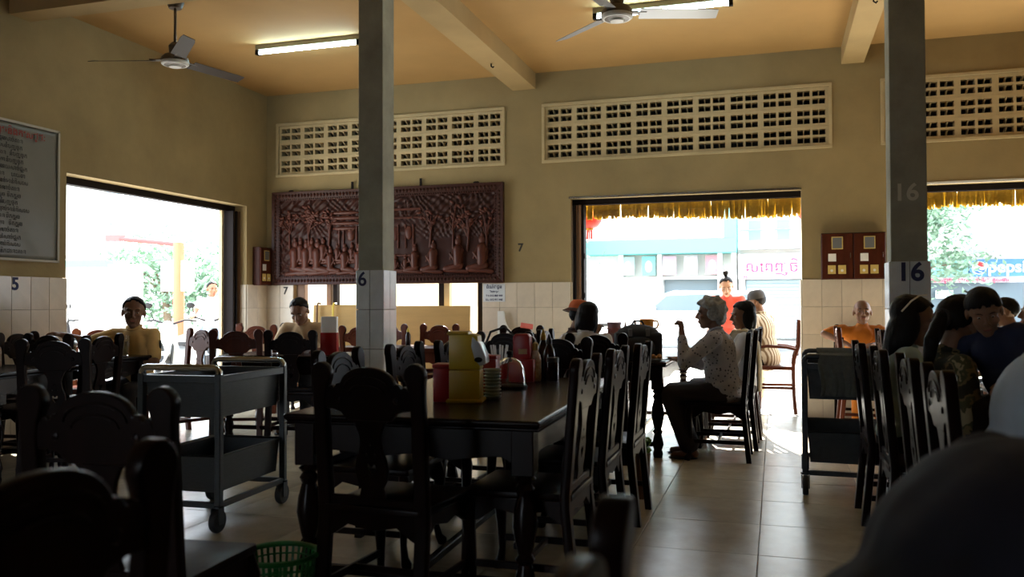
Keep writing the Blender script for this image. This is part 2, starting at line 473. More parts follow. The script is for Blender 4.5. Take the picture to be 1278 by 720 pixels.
for i in range(17):
    z = .43-i*.0595
    put('menu_line', text_mesh('menu_line', rr.choice(words), .052, INKK, .0005, bold=.0008, align='RIGHT'), bn, (.021, .70-.13*rr.random(), z), PI/2)
    put('menu_line', text_mesh('menu_line', rr.choice(words), .048, INKK, .0005, bold=.0008, align='RIGHT'), bn, (.021, .46-.03*rr.random(), z), PI/2)
MB().box((-.01, .18, .60), (.015, .23, .63)).build('hook', DARKM, bn, smooth=False)

# ---------------------------------------------------------------- door fittings
# left opening: dark header channel and folded shutter
d1 = struct(boxes('door_1', [((-.26, LY0, 2.36), (-.17, LY1, LZ-.0))], DARKM))
for i in range(5):
    MB().box((-.24+.004*(i % 2), LY1-.035-.032*i, .0), (-.08-.02*(i % 2), LY1-.012-.032*i, 2.36)).build('folded_leaf', DARKM if i % 3 else BROWNM, d1, smooth=False, bevel=.003)
MB().box((-.24, LY1-.22, .0), (-.20, LY1-.185, 2.36)).build('shutter_edge', REVEAL, d1, smooth=False)
MB().box((-.26, LY0, .0), (-.21, LY0+.03, 2.36)).build('jamb', DARKM, d1, smooth=False)
# central opening: header track, folded wooden leaves on the left
d2 = struct(boxes('door_2', [((D1[0], .10, 2.345), (D1[1], .19, 2.409))], DARKM))
MB().box((D1[0]-.02, -.012, 2.41), (D1[1]+.0, .0, 2.432)).build('track', CHROME, d2, smooth=False)
for i in range(4):
    MB().box((D1[0]+.02+.033*i, .03+.02*(i % 2), .0), (D1[0]+.046+.033*i, .18, 2.34)).build('folded_leaf', DARKM if i in (0, 3) else BROWNM, d2, smooth=False, bevel=.003)
for z in (.4, 1.0, 1.3, 1.75):
    MB().lathe([(.008, -.03), (.008, .03)], 8, (D1[0]+.155, .028, z)).build('hinge', DARKM, d2)
d3 = struct(boxes('door_3', [((D2[0], .10, 2.345), (D2[1], .19, 2.409))], DARKM))
MB().box((D2[0]-.02, -.012, 2.41), (D2[1], .0, 2.432)).build('track', WHITEP, d3, smooth=False)
for i in range(3):
    MB().box((D2[1]-.05-.033*i, .03, .0), (D2[1]-.024-.033*i, .18, 2.34)).build('folded_leaf', BROWNM, d3, smooth=False, bevel=.003)
# opening behind the carved panel: timber frame
w1 = struct(boxes('window_1', [((W1[0], .06, 2.2), (W1[1], .14, 2.3))], BROWNM))
for x0, x1, m in ((.42, .53, BROWNM), (.84, .90, BROWNM), (.93, .985, DARKM), (2.36, 2.43, DARKM), (2.43, 2.50, REVEAL), (2.86, 2.94, DARKM)):
    MB().box((x0, .05, 0), (x1, .13, 2.2)).build('mullion', m, w1, smooth=False, bevel=.003)
MB().box((.42, .06, .72), (2.90, .12, .78)).build('transom', DARKM, w1, smooth=False)

# golden straw valances hanging outside the two openings
def valance(x0, x1, label, seed):
    o = thing('straw_valance', label, 'valance', ((x0+x1)/2, .27, 2.40), 0)
    rnd = random.Random(seed); L = x1-x0
    MB().tube([(-L/2, 0, -.01), (L/2, 0, -.01)], .012, 8).build('rod', BROWNM, o)
    for xx in (-L/2+.1, 0, L/2-.1): MB().bar((xx, -.09, .04), (xx, .01, -.005), .015, .015).build('bracket', BROWNM, o)
    n = int(L/.030)
    for i in range(n):
        x = -L/2+(i+.5)*L/n; mb = MB()
        for k in range(5):
            xx = x+rnd.uniform(-.022, .022); ln = .215+.025*math.sin(x*2.1)+rnd.uniform(-.03, .025); yy = rnd.uniform(-.014, .014)
            sw = rnd.uniform(-.01, .01); wd = rnd.uniform(.008, .014)
            mb.add([(xx-wd, yy, 0), (xx+wd, yy, 0), (xx+wd*1.1+sw, yy-.012, -ln*.55), (xx-wd*1.1+sw, yy-.012, -ln*.55), (xx+wd*.8+sw*1.5, yy-.004, -ln), (xx-wd*.8+sw*1.5, yy-.004, -ln)],
                   [(0, 1, 2, 3), (3, 2, 4, 5)])
            mb.add([(xx-wd, yy+.003, 0), (xx+wd, yy+.003, 0), (xx+wd*1.1+sw, yy-.009, -ln*.55), (xx-wd*1.1+sw, yy-.009, -ln*.55), (xx+wd*.8+sw*1.5, yy-.001, -ln), (xx-wd*.8+sw*1.5, yy-.001, -ln)],
                   [(0, 3, 2, 1), (3, 5, 4, 2)])
        mb.build('straw_bundle', GOLD, o, smooth=False)
valance(4.05, 6.52, 'golden straw fringe hanging across the top of the central doorway', 1)
valance(7.5, 10.3, 'golden straw fringe hanging across the top of the right-hand doorway', 2)

def lantern(x, y, z, label):
    o = thing('lantern', label, 'lantern', (x, y, z))
    mb = MB(); n = 16
    prof = [(.05, .13), (.10, .11), (.145, .05), (.155, 0), (.145, -.05), (.10, -.11), (.05, -.13)]
    LR = mat('lantern_silk', (.62, .03, .02), .5)
    mb.lathe(prof, n).build('silk_globe', LR, o)
    MB().lathe([(.05, .13), (.05, .15)], 12).lathe([(.05, -.15), (.05, -.13)], 12).build('collar', GOLD, o)
    MB().tube([(0, 0, .15), (0, 0, .26), (0, -.36, .28)], .004, 6).build('cord', DARKM, o)
    t = MB()
    for k in range(10): t.tube([(.03*math.cos(k*.63), .03*math.sin(k*.63), -.15), (.035*math.cos(k*.63), .035*math.sin(k*.63), -.26)], .004, 5)
    t.build('tassel', LR, o)
lantern(4.12, .52, 2.24, 'round red lantern at the left end of the central doorway')
lantern(6.64, .52, 2.23, 'round red lantern at the right end of the central doorway')

# ---------------------------------------------------------------- carved wooden panel
cp = thing('carved_panel', 'large dark wooden relief carving of kneeling figures and trees on the back wall', 'carving', (1.67, -.02, 2.045))
PW, PH, FB = 1.55, .59, .115
mb = MB()
fo = [(-PW, -PH), (PW, -PH), (PW, PH), (-PW, PH)]; fi = [(-PW+FB, -PH+FB), (PW-FB, -PH+FB), (PW-FB, PH-FB), (-PW+FB, PH-FB)]
for i in range(4):
    a, b, c, d = fo[i], fo[(i+1) % 4], fi[(i+1) % 4], fi[i]
    vs = [(a[0], 0, a[1]), (b[0], 0, b[1]), (c[0], 0, c[1]), (d[0], 0, d[1])]
    vs += [(x, -.055, z) for x, _, z in vs[:2]]+[(x, -.035, z) for x, _, z in vs[2:4]]
    mb.add(vs, [(0, 1, 2, 3), (7, 6, 5, 4), (0, 4, 5, 1), (1, 5, 6, 2), (2, 6, 7, 3), (3, 7, 4, 0)])
mb.build('frame', CARVEF, cp, smooth=False, bevel=.004)
# beaded carving along the frame
st = MB()
def frame_walk(off, step):
    x0, z0 = PW-off, PH-off; pts = []
    for i in range(int(2*x0/step)): pts += [(-x0+(i+.5)*step, z0, 0), (-x0+(i+.5)*step, -z0, 0)]
    for i in range(int(2*z0/step)): pts += [(-x0, -z0+(i+.5)*step, 1), (x0, -z0+(i+.5)*step, 1)]
    return pts
for x, z, v in frame_walk(.05, .045):
    st.add([(x-.02, -.050, z), (x, -.047, z-.03), (x+.02, -.050, z), (x, -.047, z+.03), (x, -.066, z)], [(0, 1, 4), (1, 2, 4), (2, 3, 4), (3, 0, 4)])
for x, z, v in frame_walk(.10, .03): st.ell((x, -.040, z), .010, nu=6, nv=4)
st.build('frame_carving', CARVEF, cp)['kind'] = 'stuff'
# relief ground with wavy foliage
IX, IZ = PW-FB, PH-FB
mb = MB(); NX, NZ = 380, 130
def relief(x, z):
    h = .004*noise.noise(Vector((x*9, z*12, 1)))
    if z > -.05 or abs(x) > 1.25:
        s = 26 if x < .3 else 34
        q = noise.noise(Vector((x*4, z*4, 3)))
        a = math.sin(x*s*2.1+q*8)*math.cos(z*s*2.0+q*6)
        k = min(1, max(0, (z+.1)*5)) if abs(x) < 1.25 else 1
        h += .013*a*k*(1 if abs(x) > .55 or z > .2 else .3)
    h += .003*math.sin((z*60)+3*noise.noise(Vector((x*3, z*2, 9))))*(1 if -.75 < x < .45 else .2)*(1 if z > 0 else .2)
    return h
for i in range(NX+1):
    for j in range(NZ+1):
        x, z = -IX+2*IX*i/NX, -IZ+2*IZ*j/NZ
        mb.v.append((x, -.016-relief(x, z), z))
mb.f = [(i*(NZ+1)+j, (i+1)*(NZ+1)+j, (i+1)*(NZ+1)+j+1, i*(NZ+1)+j+1) for i in range(NX) for j in range(NZ)]; mb.mi = [0]*len(mb.f)
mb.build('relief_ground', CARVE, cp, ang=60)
def kneeler(x, z, s, flip):
    m = MB(); F = -1 if flip else 1
    P = lambda u, w, d=0: (x+F*u*s, -.03-d, z+w*s)
    m.ell(P(0, .30), (.035*s, .022, .042*s), nu=10, nv=6); m.ell(P(-.004, .345), (.022*s, .016, .026*s), nu=8, nv=5)
    m.cone(P(0, .22), P(.0, .08), .055*s, .048*s, 8)
    m.cone(P(-.02, .06), P(.13, .03), .042*s, .032*s, 8); m.cone(P(.12, .02), P(-.10, .0), .028*s, .022*s, 8)
    m.cone(P(-.045, .21, .012), P(.02, .10, .02), .020*s, .018*s, 7); m.cone(P(.02, .10, .02), P(.075, .18, .02), .018*s, .014*s, 7)
    m.cone(P(.045, .21, .01), P(.075, .13, .015), .018*s, .014*s, 7)
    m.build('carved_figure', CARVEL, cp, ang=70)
for x, s, fl in ((-1.22, 1.25, 0), (-1.06, 1.2, 0), (-.90, 1.2, 0), (-.72, .95, 0), (-.52, 1.0, 0), (-.33, 1.0, 0), (-.15, .95, 0), (.02, .9, 1), (.17, .62, 0), (.30, .62, 1), (.42, .95, 1), (.66, 1.05, 1), (.98, 1.2, 1), (1.28, 1.25, 1)):
    kneeler(x, -IZ+.02, s, fl)
for x, s in ((-1.14, .9), (-.98, .9), (-.82, .9), (-.62, .7), (-.42, .7), (-.24, .7)):
    kneeler(x, -IZ+.15, s, 0)
def ctree(x, z0, h, spread, n, leafy, seed):
    rnd = random.Random(seed); m = MB()
    m.cone((x, -.03, z0), (x+rnd.uniform(-.03, .03), -.03, z0+h*.55), .016, .010, 7)
    for k in range(n):
        a = rnd.uniform(-1.1, 1.1); b = z0+h*rnd.uniform(.25, .55)
        px, pz = x+math.sin(a)*spread*rnd.uniform(.5, 1), b+math.cos(a)*h*.45*rnd.uniform(.6, 1)
        m.cone((x, -.028, b), (px, -.030, pz), .009, .005, 6)
        for q in range(leafy):
            m.ell((px+rnd.uniform(-.05, .05), -.028, min(IZ-.03, pz+rnd.uniform(-.05, .05))), (.035, .014, .018), Matrix.Rotation(rnd.uniform(-1, 1), 3, 'Y'), nu=7, nv=5)
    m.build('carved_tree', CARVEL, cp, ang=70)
for a in ((-1.30, -.12, .5, .14, 9, 2), (-1.02, -.10, .52, .2, 12, 3), (-.74, -.1, .5, .14, 8, 2), (.62, -.15, .55, .16, 9, 1), (.92, -.2, .62, .2, 12, 1), (1.10, -.2, .62, .24, 13, 1), (1.34, -.3, .7, .12, 9, 1)):
    ctree(*a, int(a[0]*100))
def slab(x0, x1, z0, z1, d):
    MB().box((x0, -.016-d, z0), (x1, -.01, z1)).build('carved_pavilion_piece', CARVEL, cp, smooth=False, bevel=.005)
for zz, ww in ((.30, .20), (.235, .24), (.17, .22), (.105, .18)): MB().ell((-.52, -.02, zz), (ww, .022, .026), nu=16, nv=6).build('carved_cloud', CARVEL, cp)
for xx in (-.60, -.54, -.36, -.24, -.13, -.02, .10, .20, .30, .40): slab(xx-.010, xx+.010, -.16, .13, .02)
for xx, zz, w in ((-.44, .03, .055), (.16, .02, .045), (.34, .03, .05)): MB().ell((xx, -.022, zz), (w, .022, .085), nu=14, nv=8).build('carved_fan', CARVEL, cp)
slab(.0, .5, .30, .33, .012); slab(-.1, .55, .20, .225, .012); slab(-.1, .40, -.26, -.235, .02)
for x in (1.24, 2.16):
    MB().box((x-1.67-.014, -.012, .56), (x-1.67+.014, .0, .685)).build('hanging_strap', DARKM, cp, smooth=False)
for x in (.39, 2.88): MB().ell((x-1.67, -.03, .60), (.04, .012, .012), nu=8, nv=5).build('hanging_loop', DARKM, cp)

# meter cabinets
def meter(name, label, loc, rz, w, n):
    o = thing(name, label, 'cabinet', loc, rz)
    MB().box((-w/2, -.10, -.24), (w/2, -.0, .24)).build('case', CARVEF, o, smooth=False, bevel=.004)
    dw = w/n
    for i in range(n):
        c = -w/2+(i+.5)*dw
        d = MB().box((c-dw/2+.006, -.114, -.232), (c+dw/2-.006, -.100, .232)).build('door', WOODR, o, smooth=False, bevel=.003)
        MB().box((c-.055, -.118, .07), (c+.055, -.114, .20)).build('window_frame', BRASS, d, smooth=False)
        MB().box((c-.045, -.121, .08), (c+.045, -.117, .19)).build('window_pane', mat('grey_pane', (.16, .17, .18), .15), d, smooth=False)
        for dx, dz, m in ((-.05, -.01, PAPER), (-.055, -.14, BRASS), (.045, -.14, BRASS)):
            MB().box((c+dx-.038, -.117, dz-.045), (c+dx+.038, -.114, dz+.045 if m is BRASS else dz+.035)).build('sticker', m, d, smooth=False)
            if m is BRASS: MB().lathe([(.014, -.1185), (.014, -.117)], 12, (c+dx, 0, dz-.01), 'y').build('sticker_dot', PAPER, d)
        MB().tube([(c+dw/2-.03, -.114, -.03), (c+dw/2-.03, -.135, -.02), (c+dw/2-.03, -.135, .03), (c+dw/2-.03, -.114, .04)], .005, 6).build('handle', CHROME, d)
    return o
meter('meter_cabinet', 'reddish brown two-door meter cabinet with yellow stickers beside the pillar numbered 16', (7.02, -.0, 1.69), 0, .62, 2)
meter('meter_cabinet', 'small brown meter cabinet with brass plates in the left corner', (.0, -.17, 1.69), PI/2, .27, 1)

# ---------------------------------------------------------------- fluorescent lights and fans
def tube_light(x0, x1, y, label, ln):
    o = thing('tube_light', label, 'light', ((x0+x1)/2, y, CZ), 0)
    h = (x1-x0)/2
    MB().box((-h, -.022, -.050), (h, .022, 0)).build('housing', mat('lamp_housing', (.30, .27, .2), .6), o, smooth=False, bevel=.004)
    MB().lathe([(.016, -h+.03), (.016, h-.03)], 12, (0, 0, -.078), 'x').build('tube', TUBE, o)
    for s in (-1, 1): MB().box((s*(h-.02)-.018, -.025, -.10), (s*(h-.02)+.018, .025, -.05)).build('end_cap', DARKM, o, smooth=False)
tube_light(1.12, 2.32, -1.90, 'glowing fluorescent tube light left of the pillar numbered 6', 0)
tube_light(4.68, 5.92, -1.92, 'glowing fluorescent tube light behind the nearer ceiling fan', 0)
FANM = mat('fan_metal', (.10, .075, .055), .4, 0.2, 10)
FANW = mat('fan_white', (.62, .62, .60), .4)
FANB = mat('fan_blade', (.050, .038, .032), .5, spec=.2)
FANBLIT = mat('lit_fan_blade', (.36, .38, .42), .3, metallic=.5)  # lighter copy of the blade, reflected light put into its colour
def fan(x, y, zhub, angs, label, bm=None):
    o = thing('ceiling_fan', label, 'fan', (x, y, zhub))
    top = CZ-zhub
    MB().lathe([(.055, top-.07), (.075, top-.02), (.075, top)], 16).build('canopy', FANM, o)
    MB().lathe([(.012, .12), (.012, top-.05)], 10).build('rod', FANM, o)
    MB().lathe([(.03, .16), (.055, .13), (.05, .06), (.09, .05), (.115, .02), (.118, -.01)], 20).build('motor', FANM, o)
    MB().lathe([(.118, -.01), (.117, -.03), (.105, -.04)], 24).build('rim', FANW, o)
    MB().lathe([(.10, -.038), (.075, -.045)], 24).build('vent_ring', FANM, o)
    MB().lathe([(.06, -.044), (.05, -.058), (.015, -.062)], 20).build('cap', FANW, o)
    for a in angs:
        mb = MB(); n = 8
        for i in range(n+1):
            t = i/n; r = .17+.58*t; w = .062-.008*t if i < n else .045
            for s, dz in ((-1, .016), (1, -.016)): mb.v.append((r, s*w, dz+.004)); mb.v.append((r, s*w, dz))
        for i in range(n):
            k = i*4; mb.f += [(k, k+2, k+6, k+4), (k+1, k+5, k+7, k+3), (k, k+4, k+5, k+1), (k+2, k+3, k+7, k+6)]
        mb.f += [(0, 1, 3, 2), (n*4, n*4+2, n*4+3, n*4+1)]; mb.mi = [0]*len(mb.f)
        b = mb.build('blade', bm or FANB, o); b.rotation_euler = (0, 0, math.radians(a))
        h = MB().box((.08, -.03, .004), (.22, .03, .012)).build('blade_arm', FANM, b, smooth=False, bevel=.002)
fan(1.20, -3.25, 3.36, (197, 317, 77), 'ceiling fan with three dark blades hanging near the left wall')
fan(5.14, -3.27, 3.36, (18, 138, 258), 'ceiling fan with blades coloured as lit in front of the tube light', FANBLIT)
# small hooks on the beams
for i, (x, y, z) in enumerate(((3.44, -1.15, 3.71), (7.04, -2.0, 3.71))):
    tag(MB().tube([(x, y, z), (x, y, z-.03), (x+.02, y, z-.045), (x+.03, y, z-.03)], .007, 6).build('ceiling_hook', DARKM), ['small dark hook under the ceiling beam above the carved panel', 'small dark hook under the ceiling beam over the two-door meter cabinet'][i], 'hook')
# ================================================================ CHAIRS AND TABLES
def shear_back(me, z0=.45, k=-.085):
    for v in me.vertices:
        if v.co.z > z0: v.co.y += (v.co.z-z0)*k
    return me

def stile_outline():
    # right-hand stile seen from the front, x measured outwards from .187 to .235, scroll curling inwards at the top
    o = [(.232, .90)]+[(.232, z) for z in (.45, .40, 0)]+[(.194, 0), (.190, .40), (.188, .45), (.190, .86), (.184, .900), (.178, .920)]
    o += arc(.203, .958, .036, .042, 215, -25, 12)
    return o
def build_chair(label, m):
    t = thing('dining_chair', label, 'chair')
    so = stile_outline()
    for sgn in (1, -1):
        me = curve_mesh('stile', [[(sgn*x, z) for x, z in so]], .040, .006)
        for v in me.vertices:
            v.co.y += -.20
            if v.co.z < .40: v.co.y += -(.40-v.co.z)*.10
        shear_back(me)
        link('stile', finish(me, m), t)
        # raised scroll eye at the top of the stile
    # crest rail with stepped shoulders and an arch
    top = [(.20, .892), (.186, .888), (.176, .894), (.166, .908), (.156, .912), (.149, .902), (.140, .908), (.131, .920), (.122, .922), (.115, .916)]
    half = top+[(.112*math.cos(t*PI/16), .918+.066*math.sin(t*PI/16)) for t in range(1, 8)]
    up = half+[(0, .984)]+[(-x, z) for x, z in reversed(half)]
    low = [(-.20, .832), (-.15, .830), (-.115, .818), (-.090, .79), (.090, .79), (.115, .818), (.15, .830), (.20, .832)]
    me = shear_back(curve_mesh('crest_rail', [up+low], .030, .005))
    for v in me.vertices: v.co.y -= .20
    cr = link('crest_rail', finish(me, m), t)
    mo = MB()
    for s in (-1, 1):
        for rx, rz, b in ((.098, .052, .905), (.074, .036, .888)):
            pts = [(rx*math.cos(a*PI/12), -.20-.085*(b+rz*math.sin(a*PI/12)-.45)+s*.0165, b+rz*math.sin(a*PI/12)) for a in range(13)]
            mo.tube(pts, .0045, 6)
        for x in (-.125, .125): mo.ell((x, -.2-.085*(.865-.45)+s*.015, .865), (.013, .006, .013), nu=8, nv=5)
    mo.build('arch_moulding', m, cr)
    # vase-shaped splat pierced with a heart and three lozenges
    R = [(.088, .80), (.062, .775), (.046, .74), (.040, .71), (.046, .67), (.062, .63), (.068, .595), (.060, .555), (.044, .525), (.050, .50), (.058, .475)]
    out = R+[(-x, z) for x, z in reversed(R)]
    heart = [(0, .565), (.014, .585), (.024, .603), (.021, .618), (.010, .622), (0, .611), (-.010, .622), (-.021, .618), (-.024, .603), (-.014, .585)]
    loz = lambda x, z: [(x, z-.014), (x+.008, z), (x, z+.014), (x-.008, z)]
    me = shear_back(curve_mesh('splat', [out, heart, loz(0, .690), loz(-.018, .655), loz(.018, .655)], .018, .003))
    for v in me.vertices: v.co.y -= .20
    link('splat', finish(me, m), t)
    # lower rail and arched aprons
    mb = MB().box((-.195, -.215, .455), (.195, -.190, .490)); mb.build('lower_rail', m, t, bevel=.004)
    def apron(name, w):
        pts = [(-w, .425), (-w, .33)]+[(-w+.03, .345), (-w*.55, .385), (0, .365), (w*.55, .385), (w-.03, .345)]+[(w, .33), (w, .425)]
        return curve_mesh(name, [pts], .022, .003)
    me = apron('apron', .195); me.transform(Matrix.Translation((0, -.205, 0))); link('apron', finish(me, m), t)
    me = apron('apron', .20); me.transform(Matrix.Translation((0, .195, 0))); link('apron', finish(me, m), t)
    for s in (-1, 1):
        me = apron('apron', .19); me.transform(Matrix.Translation((s*.208, -.005, 0))@Matrix.Rotation(PI/2, 4, 'Z')); link('apron', finish(me, m), t)
    MB().prism([(-.205, -.225), (.205, -.225), (.228, .225), (.222, .238), (-.222, .238), (-.228, .225)], .425, .455, 'z').build('seat', m, t, bevel=.008, seg=2)
    for s in (-1, 1):
        pts = [(s*.205, .205, .425), (s*.214, .216, .36), (s*.212, .214, .28), (s*.203, .205, .18), (s*.200, .202, .10), (s*.208, .212, .045), (s*.220, .226, .020), (s*.222, .229, .0)]
        MB().tube(pts, [.024, .031, .028, .020, .016, .019, .027, .022], 10).build('leg', m, t)
        MB().bar((s*.205, -.222, .15), (s*.202, .20, .15), .018, .030).build('stretcher', m, t, bevel=.003)
    MB().bar((-.20, -.01, .15), (.20, -.01, .15), .018, .028).build('stretcher', m, t, bevel=.003)
    return t
PROTO = {'d': None, 'r': None}
def chair(label, bx, by, deg, wood='d', group=None, kd=1.0):
    """bx, by: centre of the top of the backrest; deg: direction the sitter faces (0 = towards the back wall, 90 = towards the left wall)"""
    a = math.radians(deg)
    if PROTO[wood] is None:
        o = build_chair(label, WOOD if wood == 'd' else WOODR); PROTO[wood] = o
    else:
        o = copy_tree(PROTO[wood])
    off = Matrix.Rotation(a, 3, 'Z')@Vector((0, .246, 0))
    o.location = (bx+off.x, by+off.y, 0); o.rotation_euler = (0, 0, a); o.scale = (.98,)*3
    tag(o, label, 'chair', group)
    return o

G1 = 'carved chairs around the near table'
chair('dark carved chair at the near end of the nearest table, its back towards us', 4.80, -6.66, -4, 'd', G1)
chair('nearest of the three chairs in the row along the right side of the nearest table', 5.50, -6.02, 90, 'd', G1)
chair('middle of the three chairs in the row along the right side of the nearest table', 5.50, -5.28, 90, 'd', G1)
chair('farthest of the three chairs in the row along the right side of the nearest table', 5.54, -4.70, 90, 'd', G1)
chair('nearest chair on the pillar side of the nearest table, behind the end chair', 4.17, -5.73, -90, 'd', G1)
chair('middle chair on the pillar side of the nearest table, before the pillar foot', 4.22, -5.05, -90, 'd', G1)
chair('farthest chair on the pillar side of the nearest table, half hidden by the yellow dispenser', 4.29, -4.52, -90, 'd', G1)
chair('dark chair at the far end of the nearest table, facing us', 4.86, -3.98, 176, 'd', G1)
G2 = 'empty chairs in the foreground'
chair('blurred black chair cut off at the bottom left corner, nearest to us', 5.27, -8.57, 84, 'd', G2)
chair('dark carved chair with an arched crest just behind the nearest chair at bottom left', 4.50, -7.66, 6, 'd', G2)
chair('blurred chair at the bottom centre edge showing one rounded post', 6.08, -8.77, 90, 'd', G2)
G3 = 'chairs at the tables on the left'
def cp_(px, d):  # helper positions were measured beforehand
    return px, d
chair('dark chair with its back to us at the left table, left of the trolley', 1.71, -5.06, 22, 'd', G3)
chair('chair standing edge on at the corner of the table of the man in yellow', 1.40, -4.28, 98, 'd', G3)
chair('sun-tinted chair against the light by the left doorway, left of the man in yellow', .02, -2.85, -150, 'r', G3)
chair('sun-tinted chair with a heart-shaped hole right of the man in yellow', 1.02, -2.62, 160, 'r', G3)
chair('third chair from the left edge, with its crest below the number 5', .785, -4.19, 180, 'd', G3)
chair('second chair from the left edge, before the tiles', .20, -3.95, -82, 'd', G3)
chair('dark chair cut off by the left edge, below the menu banner', .69, -5.25, -20, 'd', G3)
G4 = 'chairs in the middle of the room behind the trolley'
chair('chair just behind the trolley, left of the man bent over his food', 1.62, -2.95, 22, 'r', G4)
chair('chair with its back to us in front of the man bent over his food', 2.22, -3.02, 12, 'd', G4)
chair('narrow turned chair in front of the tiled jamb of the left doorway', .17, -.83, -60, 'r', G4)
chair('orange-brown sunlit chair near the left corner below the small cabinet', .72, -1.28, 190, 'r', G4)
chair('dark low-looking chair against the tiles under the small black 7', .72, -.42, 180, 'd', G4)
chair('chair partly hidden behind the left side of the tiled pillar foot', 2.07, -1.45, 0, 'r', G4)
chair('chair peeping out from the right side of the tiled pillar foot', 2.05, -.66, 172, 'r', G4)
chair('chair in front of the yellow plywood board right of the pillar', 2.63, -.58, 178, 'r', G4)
chair('flat-topped chair with pink paper beside the white corner panel', 3.72, -1.0, 180, 'd', G4)
G5 = 'chairs at the table in the doorway'
chair('chair behind the dark-haired person in white, its back towards us', 4.96, -3.22, 4, 'd', G5)
chair('chair under the grey-haired woman in the spotted blouse', 6.06, -2.64, 90, 'd', G5)
chair('chair under the dark-haired woman in a white scarf', 6.10, -2.06, 90, 'd', G5)
chair('empty chair in the row beyond the woman in a white scarf', 6.12, -1.46, 90, 'd', G5)
chair('chair under the person in an orange hat', 4.33, -2.35, -90, 'd', G5)
G6 = 'chairs along the right-hand table'
chair('first chair from the left in the row on the right, beside the towel trolley', 6.69, -4.33, -90, 'd', G6)
chair('second chair from the left in the right row, under the woman in aqua', 6.72, -5.02, -90, 'd', G6)
chair('third chair from the left in the row on the right, with a bright carved crest', 6.76, -5.66, -90, 'd', G6)
chair('rightmost chair of the row on the right, nearest to us', 6.77, -6.30, -90, 'd', G6)
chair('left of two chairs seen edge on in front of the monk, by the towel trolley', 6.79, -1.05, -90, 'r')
chair('right of two chairs seen edge on in front of the monk, nearer the pillar', 7.08, -1.75, -90, 'd')
chair('chair the monk in orange sits on, against the tiled wall', 7.05, -.17, 180, 'd')

# armchair in the doorway
a = thing('armchair', 'slim reddish wooden armchair under the man in the striped shirt in the doorway', 'chair', (6.26, .42, 0), 0)
for y in (-.20, .20):
    MB().tube([(.19, y, 0), (.175, y, .20), (.17, y, .50), (.18, y, .60), (.225, y, .74), (.235, y, 1.02)], [.022, .018, .02, .02, .02, .018], 8).build('rear_post', WOODR, a)
    MB().tube([(-.19, y, 0), (-.185, y, .25), (-.185, y, .72)], [.018, .017, .019], 8).build('leg', WOODR, a)
    MB().tube([(-.24, y, .715), (-.1, y, .735), (.10, y, .725), (.20, y, .70)], .017, 8).build('armrest', WOODR, a)
    MB().bar((-.185, y, .28), (.175, y, .28), .022, .03).build('stretcher', WOODR, a, bevel=.003)
MB().box((-.21, -.22, .475), (.19, .22, .515)).build('seat', WOODR, a, bevel=.008)
for z in (.66, .80, .96): MB().bar((.215+.02*(z > .7), -.2, z), (.215+.02*(z > .7), .2, z), .05, .018, (1, 0, 0)).build('back_slat', WOODR, a, bevel=.003)

def table(label, cx, cy, w, l, rz=0, m=None, group=None, h=.75, stretch=True, mr=None):
    m = m or WOODD
    t = thing('dining_table', label, 'table', (cx, cy, 0), rz, group)
    w2, l2 = w/2, l/2
    mb = MB()
    prof = [(.0, h-.040), (-.014, h-.034), (-.004, h-.024), (.0, h-.010), (-.008, h)]
    vs = []
    for d, z in prof: vs += [(-w2-d*-1 if False else -(w2+d), -(l2+d), z), (w2+d, -(l2+d), z), (w2+d, l2+d, z), (-(w2+d), l2+d, z)]
    n = len(prof); fs = [(0, 3, 2, 1), tuple((n-1)*4+k for k in range(4))]
    for i in range(n-1):
        for k in range(4): fs.append((i*4+k, i*4+(k+1) % 4, i*4+4+(k+1) % 4, i*4+4+k))
    mb.add(vs, fs).build('tabletop', m, t, smooth=False, bevel=.003)
    i_ = .07
    def apr(L):
        pts = [(-L, h-.04), (-L, h-.19), (-L+.05, h-.18), (-L*.8, h-.15)]+[(L*(-.7+.35*k), h-.15-.02*(k % 2)) for k in range(5)]+[(L*.8, h-.15), (L-.05, h-.18), (L, h-.19), (L, h-.04)]
        return curve_mesh('apron', [pts], .024, .003)
    for s in (-1, 1):
        me = apr(w2-i_); me.transform(Matrix.Translation((0, s*(l2-i_), 0))); link('apron', finish(me, m), t)
        me = apr(l2-i_); me.transform(Matrix.Translation((s*(w2-i_), 0, 0))@Matrix.Rotation(PI/2, 4, 'Z')); link('apron', finish(me, m), t)
    for sx in (-1, 1):
        for sy in (-1, 1):
            x, y = sx*(w2-i_-.01), sy*(l2-i_-.01)
            L = MB().box((x-.045, y-.045, h-.22), (x+.045, y+.045, h-.04)).build('leg', m, t, bevel=.004)
            MB().lathe([(.03, h-.22), (.044, h-.235), (.028, h-.255), (.040, h-.275), (.030, h-.30), (.046, h-.36), (.052, h-.42), (.036, h-.50), (.028, h-.53), (.040, h-.55), (.028, h-.57), (.040, h-.62), (.045, .10), (.032, .06), (.040, .03), (.036, 0)], 14, (x, y, 0)).build('baluster', m, L)
    if stretch:
        for s in (-1, 1): MB().bar((-(w2-i_-.05), s*(l2-i_-.01), .10), (w2-i_-.05, s*(l2-i_-.01), .10), .035, .035).build('stretcher', m, t, bevel=.004)
        MB().bar((0, -(l2-i_), .10), (0, l2-i_, .10), .035, .035).build('stretcher', m, t, bevel=.004)
    return t
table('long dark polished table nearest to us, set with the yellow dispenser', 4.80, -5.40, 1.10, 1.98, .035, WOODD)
table('dark table in the central doorway with a backpack on it', 5.09, -1.82, .70, 2.1, 0, WOODD)
table('dark table by the left doorway where the man in yellow sits', .74, -3.72, .66, .72, .0, WOODD, h=.77)
table('dark table at the far left edge below the number 5', .72, -4.78, 1.10, .80, .1, WOODD)
table('table where the man bent over his food sits', 2.02, -2.55, 1.25, .72, .1, WOODD)
